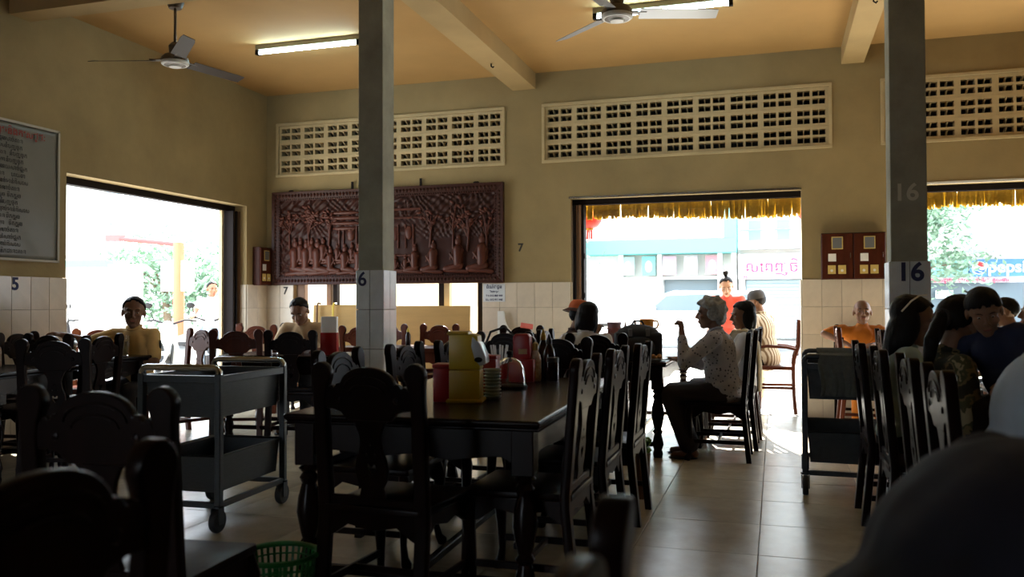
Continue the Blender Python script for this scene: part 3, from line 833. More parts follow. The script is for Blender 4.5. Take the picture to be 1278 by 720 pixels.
table('table near the plywood board behind the pillar', 2.35, -1.05, 1.3, .66, 0, WOODR)
table('dark table on the right where the women and the child sit', 7.85, -5.35, 1.0, 2.5, 0, WOODD)
table('table beyond the right-hand pillar where two men sit', 8.30, -2.75, .9, 1.2, 0, WOODD)

# ---------------------------------------------------------------- trolleys
def trolley(label, loc, rz, W, L, m1=STEEL):
    """W along x, L along y, with two trays, four posts and castors"""
    t = thing('trolley', label, 'trolley', loc, rz)
    w, l = W/2, L/2
    for sx in (-1, 1):
        for sy in (-1, 1):
            MB().box((sx*w-.018, sy*l-.018, .138), (sx*w+.018, sy*l+.018, .835)).build('post', m1, t, smooth=False, bevel=.004)
            c = thing_part('castor', t, (sx*w, sy*l, 0))
            MB().lathe([(.02, -.016), (.056, -.018), (.062, -.008), (.062, .008), (.056, .018), (.02, .018)], 20, (0, -.012, .062), 'x').build('wheel', RUBBER, c)
            for q in (-.022, .022): MB().box((q-.003, -.035, .045), (q+.003, .012, .130)).build('fork', STEELD, c, smooth=False)
            MB().lathe([(.028, .128), (.028, .140)], 14).build('swivel', STEELD, c)
    for sy in (-1, 1):  # rounded push rails at both ends
        pts = [(-w, sy*l, .80), (-w, sy*l, .845), (-w+.012, sy*l, .862), (-w+.03, sy*l, .867), (w-.03, sy*l, .867), (w-.012, sy*l, .862), (w, sy*l, .845), (w, sy*l, .80)]
        MB().tube(pts, .018, 10).build('handrail', CHROME if m1 is STEEL else m1, t)
    for sx in (-1, 1):
        MB().box((sx*w-.014, -l, .785), (sx*w+.014, l, .825)).build('rail', m1, t, smooth=False, bevel=.003)
        MB().box((sx*w-.014, -l, .125), (sx*w+.014, l, .155)).build('rail', m1, t, smooth=False, bevel=.003)
    for sy in (-1, 1):
        MB().box((-w, sy*l-.014, .785), (w, sy*l+.014, .825)).build('rail', m1, t, smooth=False, bevel=.003)
        MB().box((-w, sy*l-.014, .125), (w, sy*l+.014, .155)).build('rail', m1, t, smooth=False, bevel=.003)
    def basin(z0, z1, name):
        a, b = w-.016, l-.016; c, d = a-.014, b-.014
        vs = [(-a-.01, -b-.01, z1), (a+.01, -b-.01, z1), (a+.01, b+.01, z1), (-a-.01, b+.01, z1), (-a, -b, z1-.012), (a, -b, z1-.012), (a, b, z1-.012), (-a, b, z1-.012), (-c, -d, z0), (c, -d, z0), (c, d, z0), (-c, d, z0)]
        fs = [(i, (i+1) % 4, (i+1) % 4+4, i+4) for i in range(4)]+[(i+4, (i+1) % 4+4, (i+1) % 4+8, i+8) for i in range(4)]+[(8, 9, 10, 11)]
        o = MB().add(vs, fs).build(name, m1 if m1 is STEEL else STEELD, t, smooth=False)
        s = o.modifiers.new('sheet', 'SOLIDIFY'); s.thickness = .003
    basin(.60, .822, 'upper_basin'); basin(.20, .40, 'lower_basin')
    return t
def thing_part(name, parent, loc):
    o = bpy.data.objects.new(name, None); COL.objects.link(o); o.parent = parent; o.location = loc; o.empty_display_size = .05
    return o
trolley('stainless steel two-tier serving trolley standing among the chairs on the left', (3.17, -5.33, 0), .06, .47, .68)
trolley('grey two-tier trolley with a towel over its rail on the right', (6.68, -3.52, 0), -.03, .50, .66, STEELD)
def drape(name, label, cx, y, z, w, drop_f, drop_b, m, seed, cat='towel', rz=0):
    mb = MB(); nx, nz = 24, 22; rn = random.Random(seed)
    tot = drop_f+drop_b
    for i in range(nx+1):
        for j in range(nz+1):
            x = -w/2+w*i/nx; s = -drop_f+tot*j/nz
            fold = .010*math.sin(i*.9+seed)+.006*math.sin(i*2.1+j*.12)
            if s < -.02: p = (x+.01*math.sin(j*.4), -.030-fold*min(1, -s*6)-.004, s)
            elif s > .02: p = (x, .030+fold*.3, -s)
            else:
                a = s/.02*PI/2; p = (x, .030*math.sin(a), .022*math.cos(a)-.002)
            mb.v.append(p)
    mb.f = [(i*(nz+1)+j, (i+1)*(nz+1)+j, (i+1)*(nz+1)+j+1, i*(nz+1)+j+1) for i in range(nx) for j in range(nz)]; mb.mi = [0]*len(mb.f)
    o = mb.build(name, m); sm = o.modifiers.new('thick', 'SOLIDIFY'); sm.thickness = .006
    o.location = (cx, y, z); o.rotation_euler = (0, 0, rz)
    return tag(o, label, cat)
drape('towel', 'grey-green towel draped over the front rail of the right-hand trolley', 6.66, -3.85, .872, .30, .25, .12, TOWEL, 2)
drape('towel', 'folded grey cloth along the far rail of the right-hand trolley', 6.70, -3.18, .872, .36, .05, .10, TOWEL, 5)

# ---------------------------------------------------------------- things on the near table
def dispenser(label, x, y, rz, m, z=.75):
    o = thing('napkin_dispenser', label, 'dispenser', (x, y, z), rz)
    MB().box((-.070, -.062, 0), (.070, .062, .014)).build('foot', m, o, bevel=.004)
    MB().box((-.060, -.052, .012), (.060, .052, .125)).build('lower_body', m, o, bevel=.006, seg=2)
    MB().prism([(-.060, .126), (.060, .126), (.060, .150), (.052, .255), (.025, .262), (-.060, .262)], -.052, .052, 'y').build('upper_body', m, o, bevel=.006, seg=2)
    MB().prism([(-.066, .258), (.018, .258), (.014, .272), (-.066, .272)], -.055, .055, 'y').build('lid', m, o, bevel=.004)
    CL = mat('cloudy_plastic', (.50, .53, .55), .22)
    MB().prism([(.030, .256), (.060, .226), (.082, .178), (.084, .150), (.060, .140), (.040, .165), (.026, .215)], -.056, .056, 'y').build('cover', CL, o, bevel=.006, seg=2)
    MB().ell((.055, -.0565, .165), (.016, .004, .010)).build('slot', DARKM, o)
    return o
dispenser('tall yellow plastic napkin dispenser with a cloudy cover on the nearest table', 4.875, -5.80, .2, YELP).scale = (1.2, 1.2, 1.2)
def rbox(name, label, cat, x, y, z, w, d, h, m, rz=0, lidm=None):
    o = thing(name, label, cat, (x, y, z), rz)
    MB().box((-w/2, -d/2, 0), (w/2, d/2, h*.9)).build('body', m, o, bevel=.006, seg=2)
    MB().box((-w/2-.004, -d/2-.004, h*.9), (w/2+.004, d/2+.004, h)).build('lid', lidm or m, o, bevel=.005, seg=2)
    return o
rbox('red_box', 'red plastic box left of the yellow dispenser', 'box', 4.765, -5.80, .75, .085, .12, .175, REDP, .2)
rbox('red_box', 'low red box behind the yellow dispenser, beside the glass dome', 'box', 4.83, -5.36, .75, .11, .10, .19, REDP, .1)
def cups(label, x, y, n, r, m, z=.75, hh=.016):
    o = thing('saucer_stack', label, 'saucers', (x, y, z))
    for i in range(n): MB().lathe([(r*.7, .0), (r, hh*.75), (r, hh*.95), (r*.8, hh*.5)], 20, (0, 0, i*hh)).build('saucer', m, o)
cups('stack of pale green saucers right of the yellow dispenser', 4.955, -5.66, 9, .042, mat('pale_green_melamine', (.36, .42, .38), .35))
o = thing('glass_cloche', 'clear glass dome over a dark dish in the middle of the nearest table', 'dome', (4.88, -5.14, .75))
MB().lathe([(.094, .0), (.097, .012), (.088, .018)], 24).build('dish', DARKM, o)
ou = [(.088, .016), (.086, .055), (.078, .105), (.060, .142), (.034, .160), (.014, .166)]
MB().lathe(ou+[(r-.003, z-.003) for r, z in reversed(ou)], 28, caps=False).build('dome', GLASS, o)
MB().lathe([(.010, .162), (.009, .176), (.018, .186), (.016, .198), (.006, .203)], 16).build('knob', DARKM, o)
o = thing('red_caddy', 'tall red condiment caddy at the back of the nearest table', 'caddy', (4.83, -4.72, .75), .1)
MB().box((-.075, -.065, 0), (.075, .065, .13)).build('tray', REDP, o, bevel=.008, seg=2)
MB().prism([(-.055, .12), (.050, .12), (.046, .262), (.03, .278), (-.04, .278), (-.055, .262)], -.03, .055, 'y').build('back_plate', REDP, o, bevel=.008, seg=2)
MB().box((-.02, -.034, .16), (.03, -.030, .19)).build('sticker', mat('amber_sticker', (.3, .16, .04), .5), o, smooth=False)
def bottle(name, label, x, y, z, r, h, m, capm, cat='bottle', capcone=True):
    o = thing(name, label, cat, (x, y, z))
    MB().lathe([(r*.9, 0), (r, .01), (r, h*.55), (r*.85, h*.66), (r*.45, h*.76), (r*.4, h*.8)], 18).build('body', m, o)
    MB().lathe([(r*.5, h*.78), (r*.52, h*.86), (r*.25, h*.93) if capcone else (r*.52, h*.95), (r*.12, h)], 14).build('cap', capm, o)
    return o
SAUCE = mat('dark_sauce', (.022, .010, .008), .12)
PALEL = mat('speckled_label', (.55, .50, .38), .5, .5, 60, color2=(.25, .12, .08))
bottle('sauce_bottle', 'squeeze bottle with a tall yellow cap behind the jars on the nearest table', 4.90, -4.52, .75, .036, .30, SAUCE, YELP)
bottle('sauce_bottle', 'dark sauce bottle with a black cap beside the yellow-capped bottle', 4.95, -4.57, .75, .036, .27, SAUCE, RUBBER)
bottle('sauce_bottle', 'speckled sauce bottle with a short ochre cap in front of the red caddy', 4.895, -4.68, .75, .034, .23, PALEL, mat('ochre_cap', (.35, .24, .03), .4), capcone=False)
o = thing('glass_jar', 'small glass jar half full of dark sauce at the right of the nearest table', 'jar', (4.985, -4.62, .75))
MB().lathe([(.033, .0), (.036, .004), (.036, .105), (.033, .110)], 18).build('glass', GLASS, o)
MB().lathe([(.028, .004), (.029, .06)], 16).build('sauce', SAUCE, o)
MB().lathe([(.037, .108), (.037, .132), (.033, .136)], 18).build('lid', STEELD, o)
o = thing('cutlery_holder', 'steel holder full of bright forks and spoons at the far end of the nearest table', 'cutlery', (4.76, -4.50, .75))
MB().lathe([(.05, 0), (.055, .13), (.052, .13), (.047, .01)], 18).build('cup', STEELD, o)
rn = random.Random(4)
for i in range(9):
    a = rn.uniform(0, 6.28); r = rn.uniform(.01, .035)
    p = Vector((r*math.cos(a), r*math.sin(a), .02)); q = Vector((2.0*r*math.cos(a)+.01, 2.0*r*math.sin(a), .205+rn.uniform(-.02, .02)))
    m_ = MB().bar(p, q, .006, .003)
    m_.ell(q, (.011, .005, .022), nu=8, nv=5); m_.build('spoon' if i % 2 else 'fork', CHROME, o)
o = thing('cutlery_holder', 'red holder with white-handled cutlery at the table before the tiled wall', 'cutlery', (4.62, -4.52, .75))
MB().lathe([(.045, 0), (.05, .11), (.047, .11), (.042, .01)], 18).build('cup', REDP, o)
for i in range(7):
    a = i*.9; r = .028
    p = Vector((r*math.cos(a), r*math.sin(a), .02)); q = Vector((1.9*r*math.cos(a), 1.9*r*math.sin(a), .20))
    MB().bar(p, q, .010, .004).build('spoon', WHITEP, o)
# black bag hung on the chair by the wall
o = thing('shoulder_bag', 'black shoulder bag hanging on a chair left of the red caddy', 'bag', (4.16, -3.03, .53))
BAGM = mat('bag_nylon', (.012, .012, .015), .65, .3, 14)
o2 = MB().ell((0, 0, .16), (.13, .06, .16), nu=18, nv=12).ell((0, -.045, .12), (.10, .04, .10), nu=14, nv=9).build('body', BAGM, o)
MB().tube([(-.11, 0, .2), (-.15, .0, .33), (-.10, 0, .45), (.02, 0, .49), (.10, 0, .42), (.11, 0, .22)], .010, 6, flat=.5).build('strap', RUBBER, o)
MB().box((-.06, -.09, .12), (.06, -.08, .135)).build('zip', STEELD, o, smooth=False)
chair('chair that carries the black shoulder bag in front of the tiled wall', 4.16, -2.98, 4, 'd')
# white curved panel in the corner
wp = curve_mesh('white_panel', [[(-.13, 0), (.14, 0), (.14, .035), (.08, .05)]+arc(.15, .30, .20, .25, 240, 180, 6)+[(-.06, .33), (-.13, .33)]], .018, .004)
wp = link('white_panel', finish(wp, WHITEP), None, (3.28, -.06, .79)); tag(wp, 'white curved plastic splash panel on the tiles near the corner of the central doorway', 'panel')
pk = MB().box((-.065, -.05, 0), (.065, .05, .006)).build('pink_paper', mat('pink_paper', (.75, .16, .13), .7), smooth=False)
pk.location = (3.77, -.99, .972); pk.rotation_euler = (.5, .15, .3); tag(pk, 'sheet of pink paper lying on the flat-topped chair', 'paper')

# plywood boards leaning in the back opening
for x0, x1, lab in ((.72, 1.32, 'ochre plywood board standing left of the pillar behind the man bent over his food'), (1.34, 2.80, 'wide ochre plywood board standing in the opening right of the pillar')):
    b = MB().box((-(x1-x0)/2, -.012, 0), ((x1-x0)/2, .012, 1.20 if x0 < 1 else 1.185)).build('plywood_board', PLY, smooth=False, bevel=.002)
    b.location = ((x0+x1)/2, -.085, 0); b.rotation_euler = (-.03, 0, 0); tag(b, lab, 'board')
for i, (x, c, lab) in enumerate(((.80, BROWNM, 'brown walking-stick handle hooked over the plywood board'), (1.02, YELP, 'yellow strap hanging over the top of the plywood board'))):
    tag(MB().tube([(x, -.12, .95), (x, -.115, 1.19), (x+.01, -.10, 1.225), (x+.03, -.08, 1.215)], .012 if i == 0 else .016, 7, flat=.4 if i else 1).build(['stick', 'strap'][i], c), lab, ['stick', 'strap'][i])

# things on the other tables
o = thing('napkin_box', 'red napkin box with upright white paper before the man bent over food', 'dispenser', (2.38, -2.62, .75), .3)
MB().box((-.075, -.05, 0), (.075, .05, .20)).build('body', REDP, o, bevel=.006, seg=2)
MB().box((-.070, -.035, .19), (.070, .035, .345)).build('paper', PAPER, o, bevel=.004)
def bowl(label, x, y, z, r, m, cat='bowl', rz=0):
    o = MB().lathe([(r*.45, 0), (r*.5, .008), (r*.85, r*.45), (r, r*.75), (r*.95, r*.75), (r*.8, r*.45), (r*.35, .02)], 20).build('bowl', m)
    o.location = (x, y, z); return tag(o, label, cat)
CHINA = mat('white_china', (.62, .63, .62), .2)
bowl('white bowl in front of the man bent over his food', 2.02, -2.45, .75, .085, CHINA)
bowl('white bowl on the table of the man in yellow', .70, -3.62, .77, .075, CHINA)
def glass(label, x, y, z, r=.033, h=.12, liq=None):
    o = thing('drinking_glass', label, 'glass', (x, y, z))
    ou = [(r*.8, 0), (r, h)]
    MB().lathe([(0.001, 0), (r*.8, 0), (r, h), (r-.003, h), (r*.8-.003, .006), (.001, .006)], 16, caps=False).build('glass', GLASS, o)
    if liq: MB().lathe([(r*.72, .008), (r*.84, h*.7)], 16).build('drink', liq, o)
glass('tall glass by the hand of the man in yellow', .90, -3.50, .77, .04, .17, mat('pale_tea', (.35, .25, .10), .2))
glass('short glass near the bowl of the man bent over his food', 1.80, -2.60, .75, liq=mat('iced_tea', (.12, .05, .02), .2))
bottle('sauce_bottle', 'small yellow-capped bottle on the table of the man in yellow', .76, -3.60, .77, .03, .17, SAUCE, YELP)
bottle('sauce_bottle', 'dark bottle at the middle of the table of the man in yellow', .52, -3.72, .77, .03, .15, SAUCE, RUBBER)
dispenser('squat dark dispenser on the table of the man in yellow', .62, -3.82, .4, mat('olive_plastic', (.10, .11, .05), .4), .77).scale = (.7, .7, .6)
rbox('red_box', 'red box among the condiments on the far left table', 'box', .50, -4.70, .75, .10, .10, .17, REDP, .3)
bottle('sauce_bottle', 'bottle with a bright yellow top on the far left table', .72, -4.60, .75, .03, .21, PALEL, YELP)
cups('stack of white saucers on the far left table', .40, -4.62, 6, .05, CHINA)
glass('clear glass on the near side of the far left table', .98, -4.92, .75)
rbox('red_box', 'red condiment box on the table near the plywood board', 'box', 1.95, -1.05, .75, .11, .10, .22, REDP)
bottle('sauce_bottle', 'dark sauce bottle on the table near the plywood board', 2.45, -1.05, .75, .03, .2, SAUCE, YELP)
# doorway table
o = thing('backpack', 'bulky black backpack on the table in the central doorway', 'bag', (5.17, -2.55, .75), .25)
MB().box((-.19, -.10, 0), (.19, .10, .22)).ell((0, 0, .19), (.185, .115, .095), nu=18, nv=10).build('body', BAGM, o, bevel=.03, seg=3, ang=60)
MB().ell((0, -.10, .10), (.13, .05, .09), nu=16, nv=9).build('front_pocket', BAGM, o)
for sx in (-.07, .07): MB().box((sx-.016, -.112, .19), (sx+.016, -.085, .25)).build('buckle_strap', mat('grey_strap', (.12, .12, .13), .6), o, bevel=.003)
MB().tube([(-.05, 0, .275), (-.03, 0, .31), (.03, 0, .31), (.05, 0, .275)], .009, 6).build('carry_loop', BAGM, o)
o = thing('orange_mug', 'orange plastic mug standing on a stack of tins behind the backpack', 'mug', (5.18, -2.12, .97))
OR = mat('orange_plastic', (.85, .36, .02), .35)
MB().lathe([(.055, 0), (.06, .01), (.06, .10), (.055, .10), (.054, .015), (.01, .012)], 20).build('cup', OR, o)
MB().tube([(.058, 0, .085), (.095, 0, .08), (.10, 0, .05), (.09, 0, .025), (.058, 0, .02)], .008, 7).build('handle', OR, o)
rbox('tin_box', 'square tin under the orange mug on the doorway table', 'box', 5.18, -2.12, .75, .14, .14, .22, STEELD)
bottle('sauce_bottle', 'slim bottle with an amber neck left of the orange mug', 5.00, -2.15, .75, .022, .30, PALEL, BROWNM)
bottle('sauce_bottle', 'second slim bottle between the amber-necked bottle and the orange mug', 5.07, -2.05, .75, .022, .32, PALEL, BROWNM)
o = thing('plate', 'plate of food before the grey-haired woman', 'plate', (5.32, -2.80+.12, .75))
MB().lathe([(.05, 0), (.07, .006), (.11, .016), (.108, .019), (.07, .010)], 24).build('dish', CHINA, o)
fm = MB()
for i in range(14): fm.ell((rn.uniform(-.05, .05), rn.uniform(-.05, .05), .02+rn.uniform(0, .02)), (.02, .018, .014), nu=7, nv=5)
fm.build('food', mat('fried_food', (.45, .22, .06), .6, .4, 40), o)['kind'] = 'stuff'
pc = thing('cup_stack', 'stack of pink striped plastic cups behind the dark-haired person in white', 'cups', (4.93, -2.30, .75))
for i in range(5): MB().lathe([(.052, 0), (.058, .10), (.062, .104), (.062, .115), (.055, .115), (.05, .01)], 20, (0, 0, i*.045)).build('cup', mat('pink_cup' if i % 2 else 'mauve_cup', (.62, .26, .27) if i % 2 else (.48, .30, .36), .4), pc)
# green baskets
def basket(label, x, y, r0, r1, h, n=26):
    o = thing('waste_basket', label, 'basket', (x, y, 0))
    for i in range(1, 7):
        t = i/7; r = r0+(r1-r0)*t
        MB().tube([(r*math.cos(2*PI*k/n), r*math.sin(2*PI*k/n), h*t) for k in range(n)], .004, 5, closed=True).build('hoop', GREENP, o)
    MB().tube([(r1*math.cos(2*PI*k/n), r1*math.sin(2*PI*k/n), h) for k in range(n)], .011, 8, closed=True).build('rim', GREENP, o)
    MB().lathe([(r0, 0), (r0+.004, .006)], n).build('bottom', GREENP, o)
    for k in range(36):
        a = 2*PI*k/36
        MB().bar((r0*math.cos(a), r0*math.sin(a), .003), (r1*math.cos(a), r1*math.sin(a), h), .010, .004, (math.cos(a), math.sin(a), 0)).build('slat', GREENP, o, smooth=False)
basket('green plastic waste basket on the floor at the near left leg of the nearest table', 4.43, -6.66, .105, .145, .25)
cabb = thing('lettuce_basket', 'clump of green leaves in a small brown tub behind the chairs of the near table', 'basket', (5.44, -4.22, .0))
MB().lathe([(.05, 0), (.065, .28), (.06, .28), (.046, .01)], 16).build('tub', BROWNM, cabb)
lm = MB()
for i in range(40):
    a, r = rn.uniform(0, 6.28), rn.uniform(0, .05)
    lm.ell((r*math.cos(a), r*math.sin(a), .31+rn.uniform(-.02, .06)), (.03, .022, .012), Euler((rn.uniform(-1, 1), rn.uniform(-1, 1), rn.uniform(0, 6))).to_matrix(), nu=6, nv=4)
lm.build('leaves', mat('leaf_green', (.12, .30, .05), .5, .4, 40), cabb)['kind'] = 'stuff'
# ================================================================ PEOPLE
def skinm(name, c): 
    m = mat(name, c, .5, .15, 12)
    m.node_tree.nodes['Principled BSDF'].inputs['Subsurface Weight'].default_value = .05
    return m
SK1, SK2, SK3 = skinm('skin_tan', (.30, .155, .088)), skinm('skin_brown', (.22, .105, .058)), skinm('skin_light', (.50, .29, .20))
HAIRK = mat('black_hair', (.010, .008, .008), .5, .4, 60, .3, 90, stretch=(1, 1, .15), spec=.18)
HAIRG = mat('grey_hair', (.36, .35, .33), .6, .5, 40, .6, 110)
EYEW, EYEK = mat('eye_white', (.42, .38, .34), .45), mat('eye_dark', (.02, .012, .01), .2)
LIPM = mat('lips', (.28, .09, .07), .5)

def remesh(mb, voxel, name, mats, it=4, amp=0.0, freq=10.0, xf=None):
    me = mb.mesh('tmp', mats, smooth=False)
    o = bpy.data.objects.new('tmp', me); COL.objects.link(o)
    r = o.modifiers.new('r', 'REMESH'); r.mode = 'VOXEL'; r.voxel_size = voxel; r.use_smooth_shade = True
    if it:
        s = o.modifiers.new('s', 'SMOOTH'); s.factor = .5; s.iterations = it
    dg = bpy.context.evaluated_depsgraph_get()
    out = bpy.data.meshes.new_from_object(o.evaluated_get(dg))
    bpy.data.objects.remove(o); bpy.data.meshes.remove(me)
    out.name = name
    if amp:
        ns = [v.normal.copy() for v in out.vertices]
        for v, n in zip(out.vertices, ns):
            p = v.co*freq
            v.co += n*amp*(noise.noise(Vector((p.x, p.y, p.z*.55)))+.5*noise.noise(Vector((p.x*2.3, p.y*2.3, p.z*1.3))))
    out.materials.clear()
    for m in (mats if hasattr(mats, '__len__') else [mats]): out.materials.append(m)
    out.shade_smooth()
    return out

def head_prims(mb, H, ears=True):
    p = lambda x, y, z: H@Vector((x, y, z)); R = H.to_3x3()
    mb.ell(p(0, -.012, .030), (.074, .092, .082), R, 20, 14)
    mb.ell(p(0, .026, -.030), (.058, .062, .080), R, 18, 12)
    mb.ell(p(0, .052, -.090), (.028, .030, .024), R)
    for s in (-1, 1):
        mb.cone(p(s*.036, .005, -.054), p(s*.009, .050, -.092), .024, .020, 8)
        mb.ell(p(s*.038, .060, -.022), (.023, .020, .022), R)
        mb.ell(p(s*.011, .098, -.028), (.009, .010, .008), R, 8, 6)
        if ears: mb.ell(p(s*.077, -.008, -.006), (.010, .021, .031), R, 10, 8)
    mb.cone(p(0, .086, .014), p(0, .106, -.022), .009, .012, 8)
    mb.cone(p(-.042, .073, .026), p(.042, .073, .026), .013, .013, 8)
    mb.cone(p(-.018, .085, -.054), p(.018, .085, -.054), .009, .009, 8)
    mb.cone(p(-.015, .083, -.066), p(.015, .083, -.066), .008, .008, 8)

def hand_prims(mb, w, d, n, side, curl=.35, spread=.10, sc=1.0):
    """w wrist, d wrist->knuckles, n palm normal (palm faces n), side=+1 when the thumb lies along d x n"""
    d = d.normalized(); n = (n-d*n.dot(d)).normalized(); s = d.cross(n)*side
    R = Matrix((s, n, d)).transposed()
    mb.ell(w+d*.048*sc, (.041*sc, .017*sc, .052*sc), R, 12, 8)
    mb.cone(w, w+d*.03*sc, .026*sc, .024*sc, 8)
    L = (.072, .080, .076, .060)
    for k in range(4):
        root = w+d*(.088-.006*abs(k-1.3))*sc+s*(.030-.020*k)*sc
        dirn = (d+s*spread*(1.3-k)*.6).normalized(); a = curl
        for seg, fr in enumerate((.44, .32, .24)):
            ax = dirn.cross(n)
            dirn = (Matrix.Rotation(a, 3, ax)@dirn).normalized() if ax.length > 1e-4 else dirn
            e = root+dirn*L[k]*fr*sc
            mb.cone(root, e, (.0098-.0008*seg)*sc, (.0090-.0008*seg)*sc, 8); root = e; a = curl*1.25
    t0 = w+d*.030*sc+s*.030*sc
    t1 = t0+(d*.6+s*.75+n*.25).normalized()*.038*sc
    t2 = t1+(d*.85+s*.25+n*.30).normalized()*.030*sc
    mb.cone(t0, t1, .013*sc, .011*sc, 8); mb.cone(t1, t2, .010*sc, .009*sc, 8)

HAIRS = {}
def person(label, loc, deg, skin=SK1, lean=0, sz=.47, stand=False, scale=1.0, head=(0, 0, 0), armR=None, armL=None, knees=None, ankles=None,
           shirt=None, sleeve=.5, bottom=None, skirt=False, hair='short', hairm=None, wide=1.0, hang=0.0, voxel=.0072, hands=(.35, .35), slean=0, handdir=None, curlsh=.006, group=None, collar=True, bare_arm=False, loose=0.0, headsc=1.08):
    a = math.radians(deg)
    hairm = hairm or HAIRK
    pel = Vector((0, 0, (.92 if stand else sz+.085)))
    RL = Matrix.Rotation(-math.radians(lean), 3, 'X')@Matrix.Rotation(math.radians(slean), 3, 'Y')
    up = lambda x, y, z: pel+RL@Vector((x, y, z))
    neck = up(0, -.005, .505)
    sh = {1: up(.172*wide, 0, .445), -1: up(-.172*wide, 0, .445)}
    ya, pi_, ro = [math.radians(v) for v in head]
    HR = Euler((pi_, ro, ya), 'XYZ').to_matrix()
    hc = neck+RL@Vector((0, .012, .055))+HR@Vector((0, .022, .085))
    H = Matrix.Translation(hc)@HR.to_4x4()@Matrix.Scale(headsc, 4)
    arms = {1: armR or (Vector((.06, .03, -.27)), Vector((.0, .23, -.33))), -1: armL or (Vector((-.06, .03, -.27)), Vector((0, .23, -.33)))}
    hips = {s: pel+Vector((s*.085*wide, .02, -.02)) for s in (1, -1)}
    if stand:
        kn = {s: Vector((s*.095, .03, .50)) for s in (1, -1)}; an = {s: Vector((s*.10, -.02, .075)) for s in (1, -1)}
    else:
        kn = {s: Vector((s*.11, .43, sz+.05)) for s in (1, -1)}; an = {s: Vector((s*.11, .40, .08)) for s in (1, -1)}
    if knees: kn = {s: Vector(knees[i]) for i, s in enumerate((1, -1))}
    if ankles: an = {s: Vector(ankles[i]) for i, s in enumerate((1, -1))}
    # ---- body: one continuous skin surface
    b = MB()
    head_prims(b, H)
    b.cone(neck+RL@Vector((0, -.01, -.05)), hc+HR@Vector((0, -.022, -.055)), .054, .050, 12)
    b.ell(up(0, 0, .32), (.150*wide, .100, .180), RL, 18, 12); b.ell(up(0, 0, .13), (.135*wide, .095, .17), RL, 16, 10); b.ell(pel, (.155*wide, .115, .115), RL, 16, 10)
    b.cone(up(-.13*wide, 0, .45), up(.13*wide, 0, .45), .048, .048, 10)
    for s in (1, -1):
        S = sh[s]; E = S+arms[s][0]; W = S+arms[s][1]
        b.cone(S, E, .049, .040, 12); b.cone(E, W, .040, .027, 12)
        dd = (W-E).normalized()
        nn = Vector((0, 0, -1)) if abs(dd.z) < .8 else Vector((-s, .4, 0))
        if handdir and handdir.get(s): dd, nn = [Vector(v) for v in handdir[s]]
        hand_prims(b, W, dd, nn, s if True else 1, hands[0 if s == 1 else 1])
        K, A = kn[s], an[s]
        b.cone(hips[s], K, .082, .056, 12); b.cone(K, A, .054, .034, 12)
        b.cone(A+Vector((0, -.03, -.035)), A+Vector((0, .14, -.052)), .036, .026, 10)
        b.ell(A+Vector((0, .08, -.048)), (.042, .085, .026), None, 12, 8)
    me = remesh(b, voxel, 'person', skin, 3)
    o = link('person', me, None, (loc[0], loc[1], loc[2] if len(loc) > 2 else 0), a)
    o.scale = (scale,)*3
    tag(o, label, 'person', group)
    # ---- shirt
    if shirt:
        c = MB(); q = loose
        c.ell(up(0, .0, .33), (.166*wide+q, .122*wide+q, .185), RL, 18, 12); c.ell(up(0, 0, .16), (.152*wide+q, .118*wide+q, .17), RL, 16, 10)
        c.ell(up(0, 0, .03-hang*.4), (.166*wide+q, .132*wide+q, .12+hang), RL, 16, 10)
        c.cone(up(-.14*wide, 0, .445), up(.14*wide, 0, .445), .060, .060, 12)
        c.cone(up(0, -.01, .44), up(0, -.008, .50), .085, .062, 14)
        for s in (1, -1):
            S = sh[s]; E = S+arms[s][0]; W = S+arms[s][1]
            if sleeve <= 1: c.cone(S, S+(E-S)*(sleeve*.92), .062+q*.5, .058+q*.5, 12)
            else: c.cone(S, E, .061+q*.5, .054+q*.5, 12); c.cone(E, E+(W-E)*(sleeve-1)*.92, .054+q*.5, .040+q*.4, 12)
        link('shirt', remesh(c, .0105, 'shirt', shirt, 4, curlsh, 9), o)
        if collar:
            cl = MB(); nk = up(0, -.006, .508)
            pts = [nk+RL@Vector((.060*math.sin(t), .058*math.cos(t)+.004, .010-.022*max(0, math.cos(t)))) for t in [2*PI*(k+.5)/20 for k in range(20)]]
            cl.tube(pts, .013, 8, closed=True, flat=.8)
            link('collar', cl.mesh('collar', shirt), o)
    if bottom:
        c = MB()
        c.ell(pel+Vector((0, 0, -.005)), (.168*wide, .128, .11), None, 16, 10)
        for s in (1, -1):
            K, A = kn[s], an[s]
            if skirt:
                c.cone(hips[s], K, .105, .088, 12); c.cone(K, A*.9+K*.1, .088, .085, 12)
            else:
                c.cone(hips[s], K, .095, .072, 12); c.cone(K, A*.88+K*.12, .070, .056, 12)
        if skirt:
            Km, Am = (kn[1]+kn[-1])/2, (an[1]+an[-1])/2*.88+(kn[1]+kn[-1])*.06
            c.cone((hips[1]+hips[-1])/2, Km, .10, .085, 12); c.cone(Km, Am, .085, .085, 12)
        link('skirt' if skirt else 'trousers', remesh(c, .0115, 'lower', bottom, 4, .006, 8), o)
    for s in (1, -1):   # sandals
        A = an[s]
        MB().ell(A+Vector((0, .065, -.072)), (.050, .125, .012), None, 14, 6).build('sandal', RUBBER, o)
    # ---- face details
    P = lambda x, y, z: H@Vector((x, y, z)); R3 = HR
    for s in (1, -1):
        e = MB(); e.ell(P(s*.030, .0715, .004), (.0120, .0095, .0062), R3, 10, 8); e.cur = 1; e.ell(P(s*.030, .0785, .0035), (.0060, .0036, .0056), R3, 8, 6)
        e.build('eye', [EYEW, EYEK], o)
        MB().tube([P(s*.014, .088, .024), P(s*.030, .087, .031), P(s*.047, .074, .026)], [.0025, .0036, .002], 6).build('eyebrow', hairm, o)
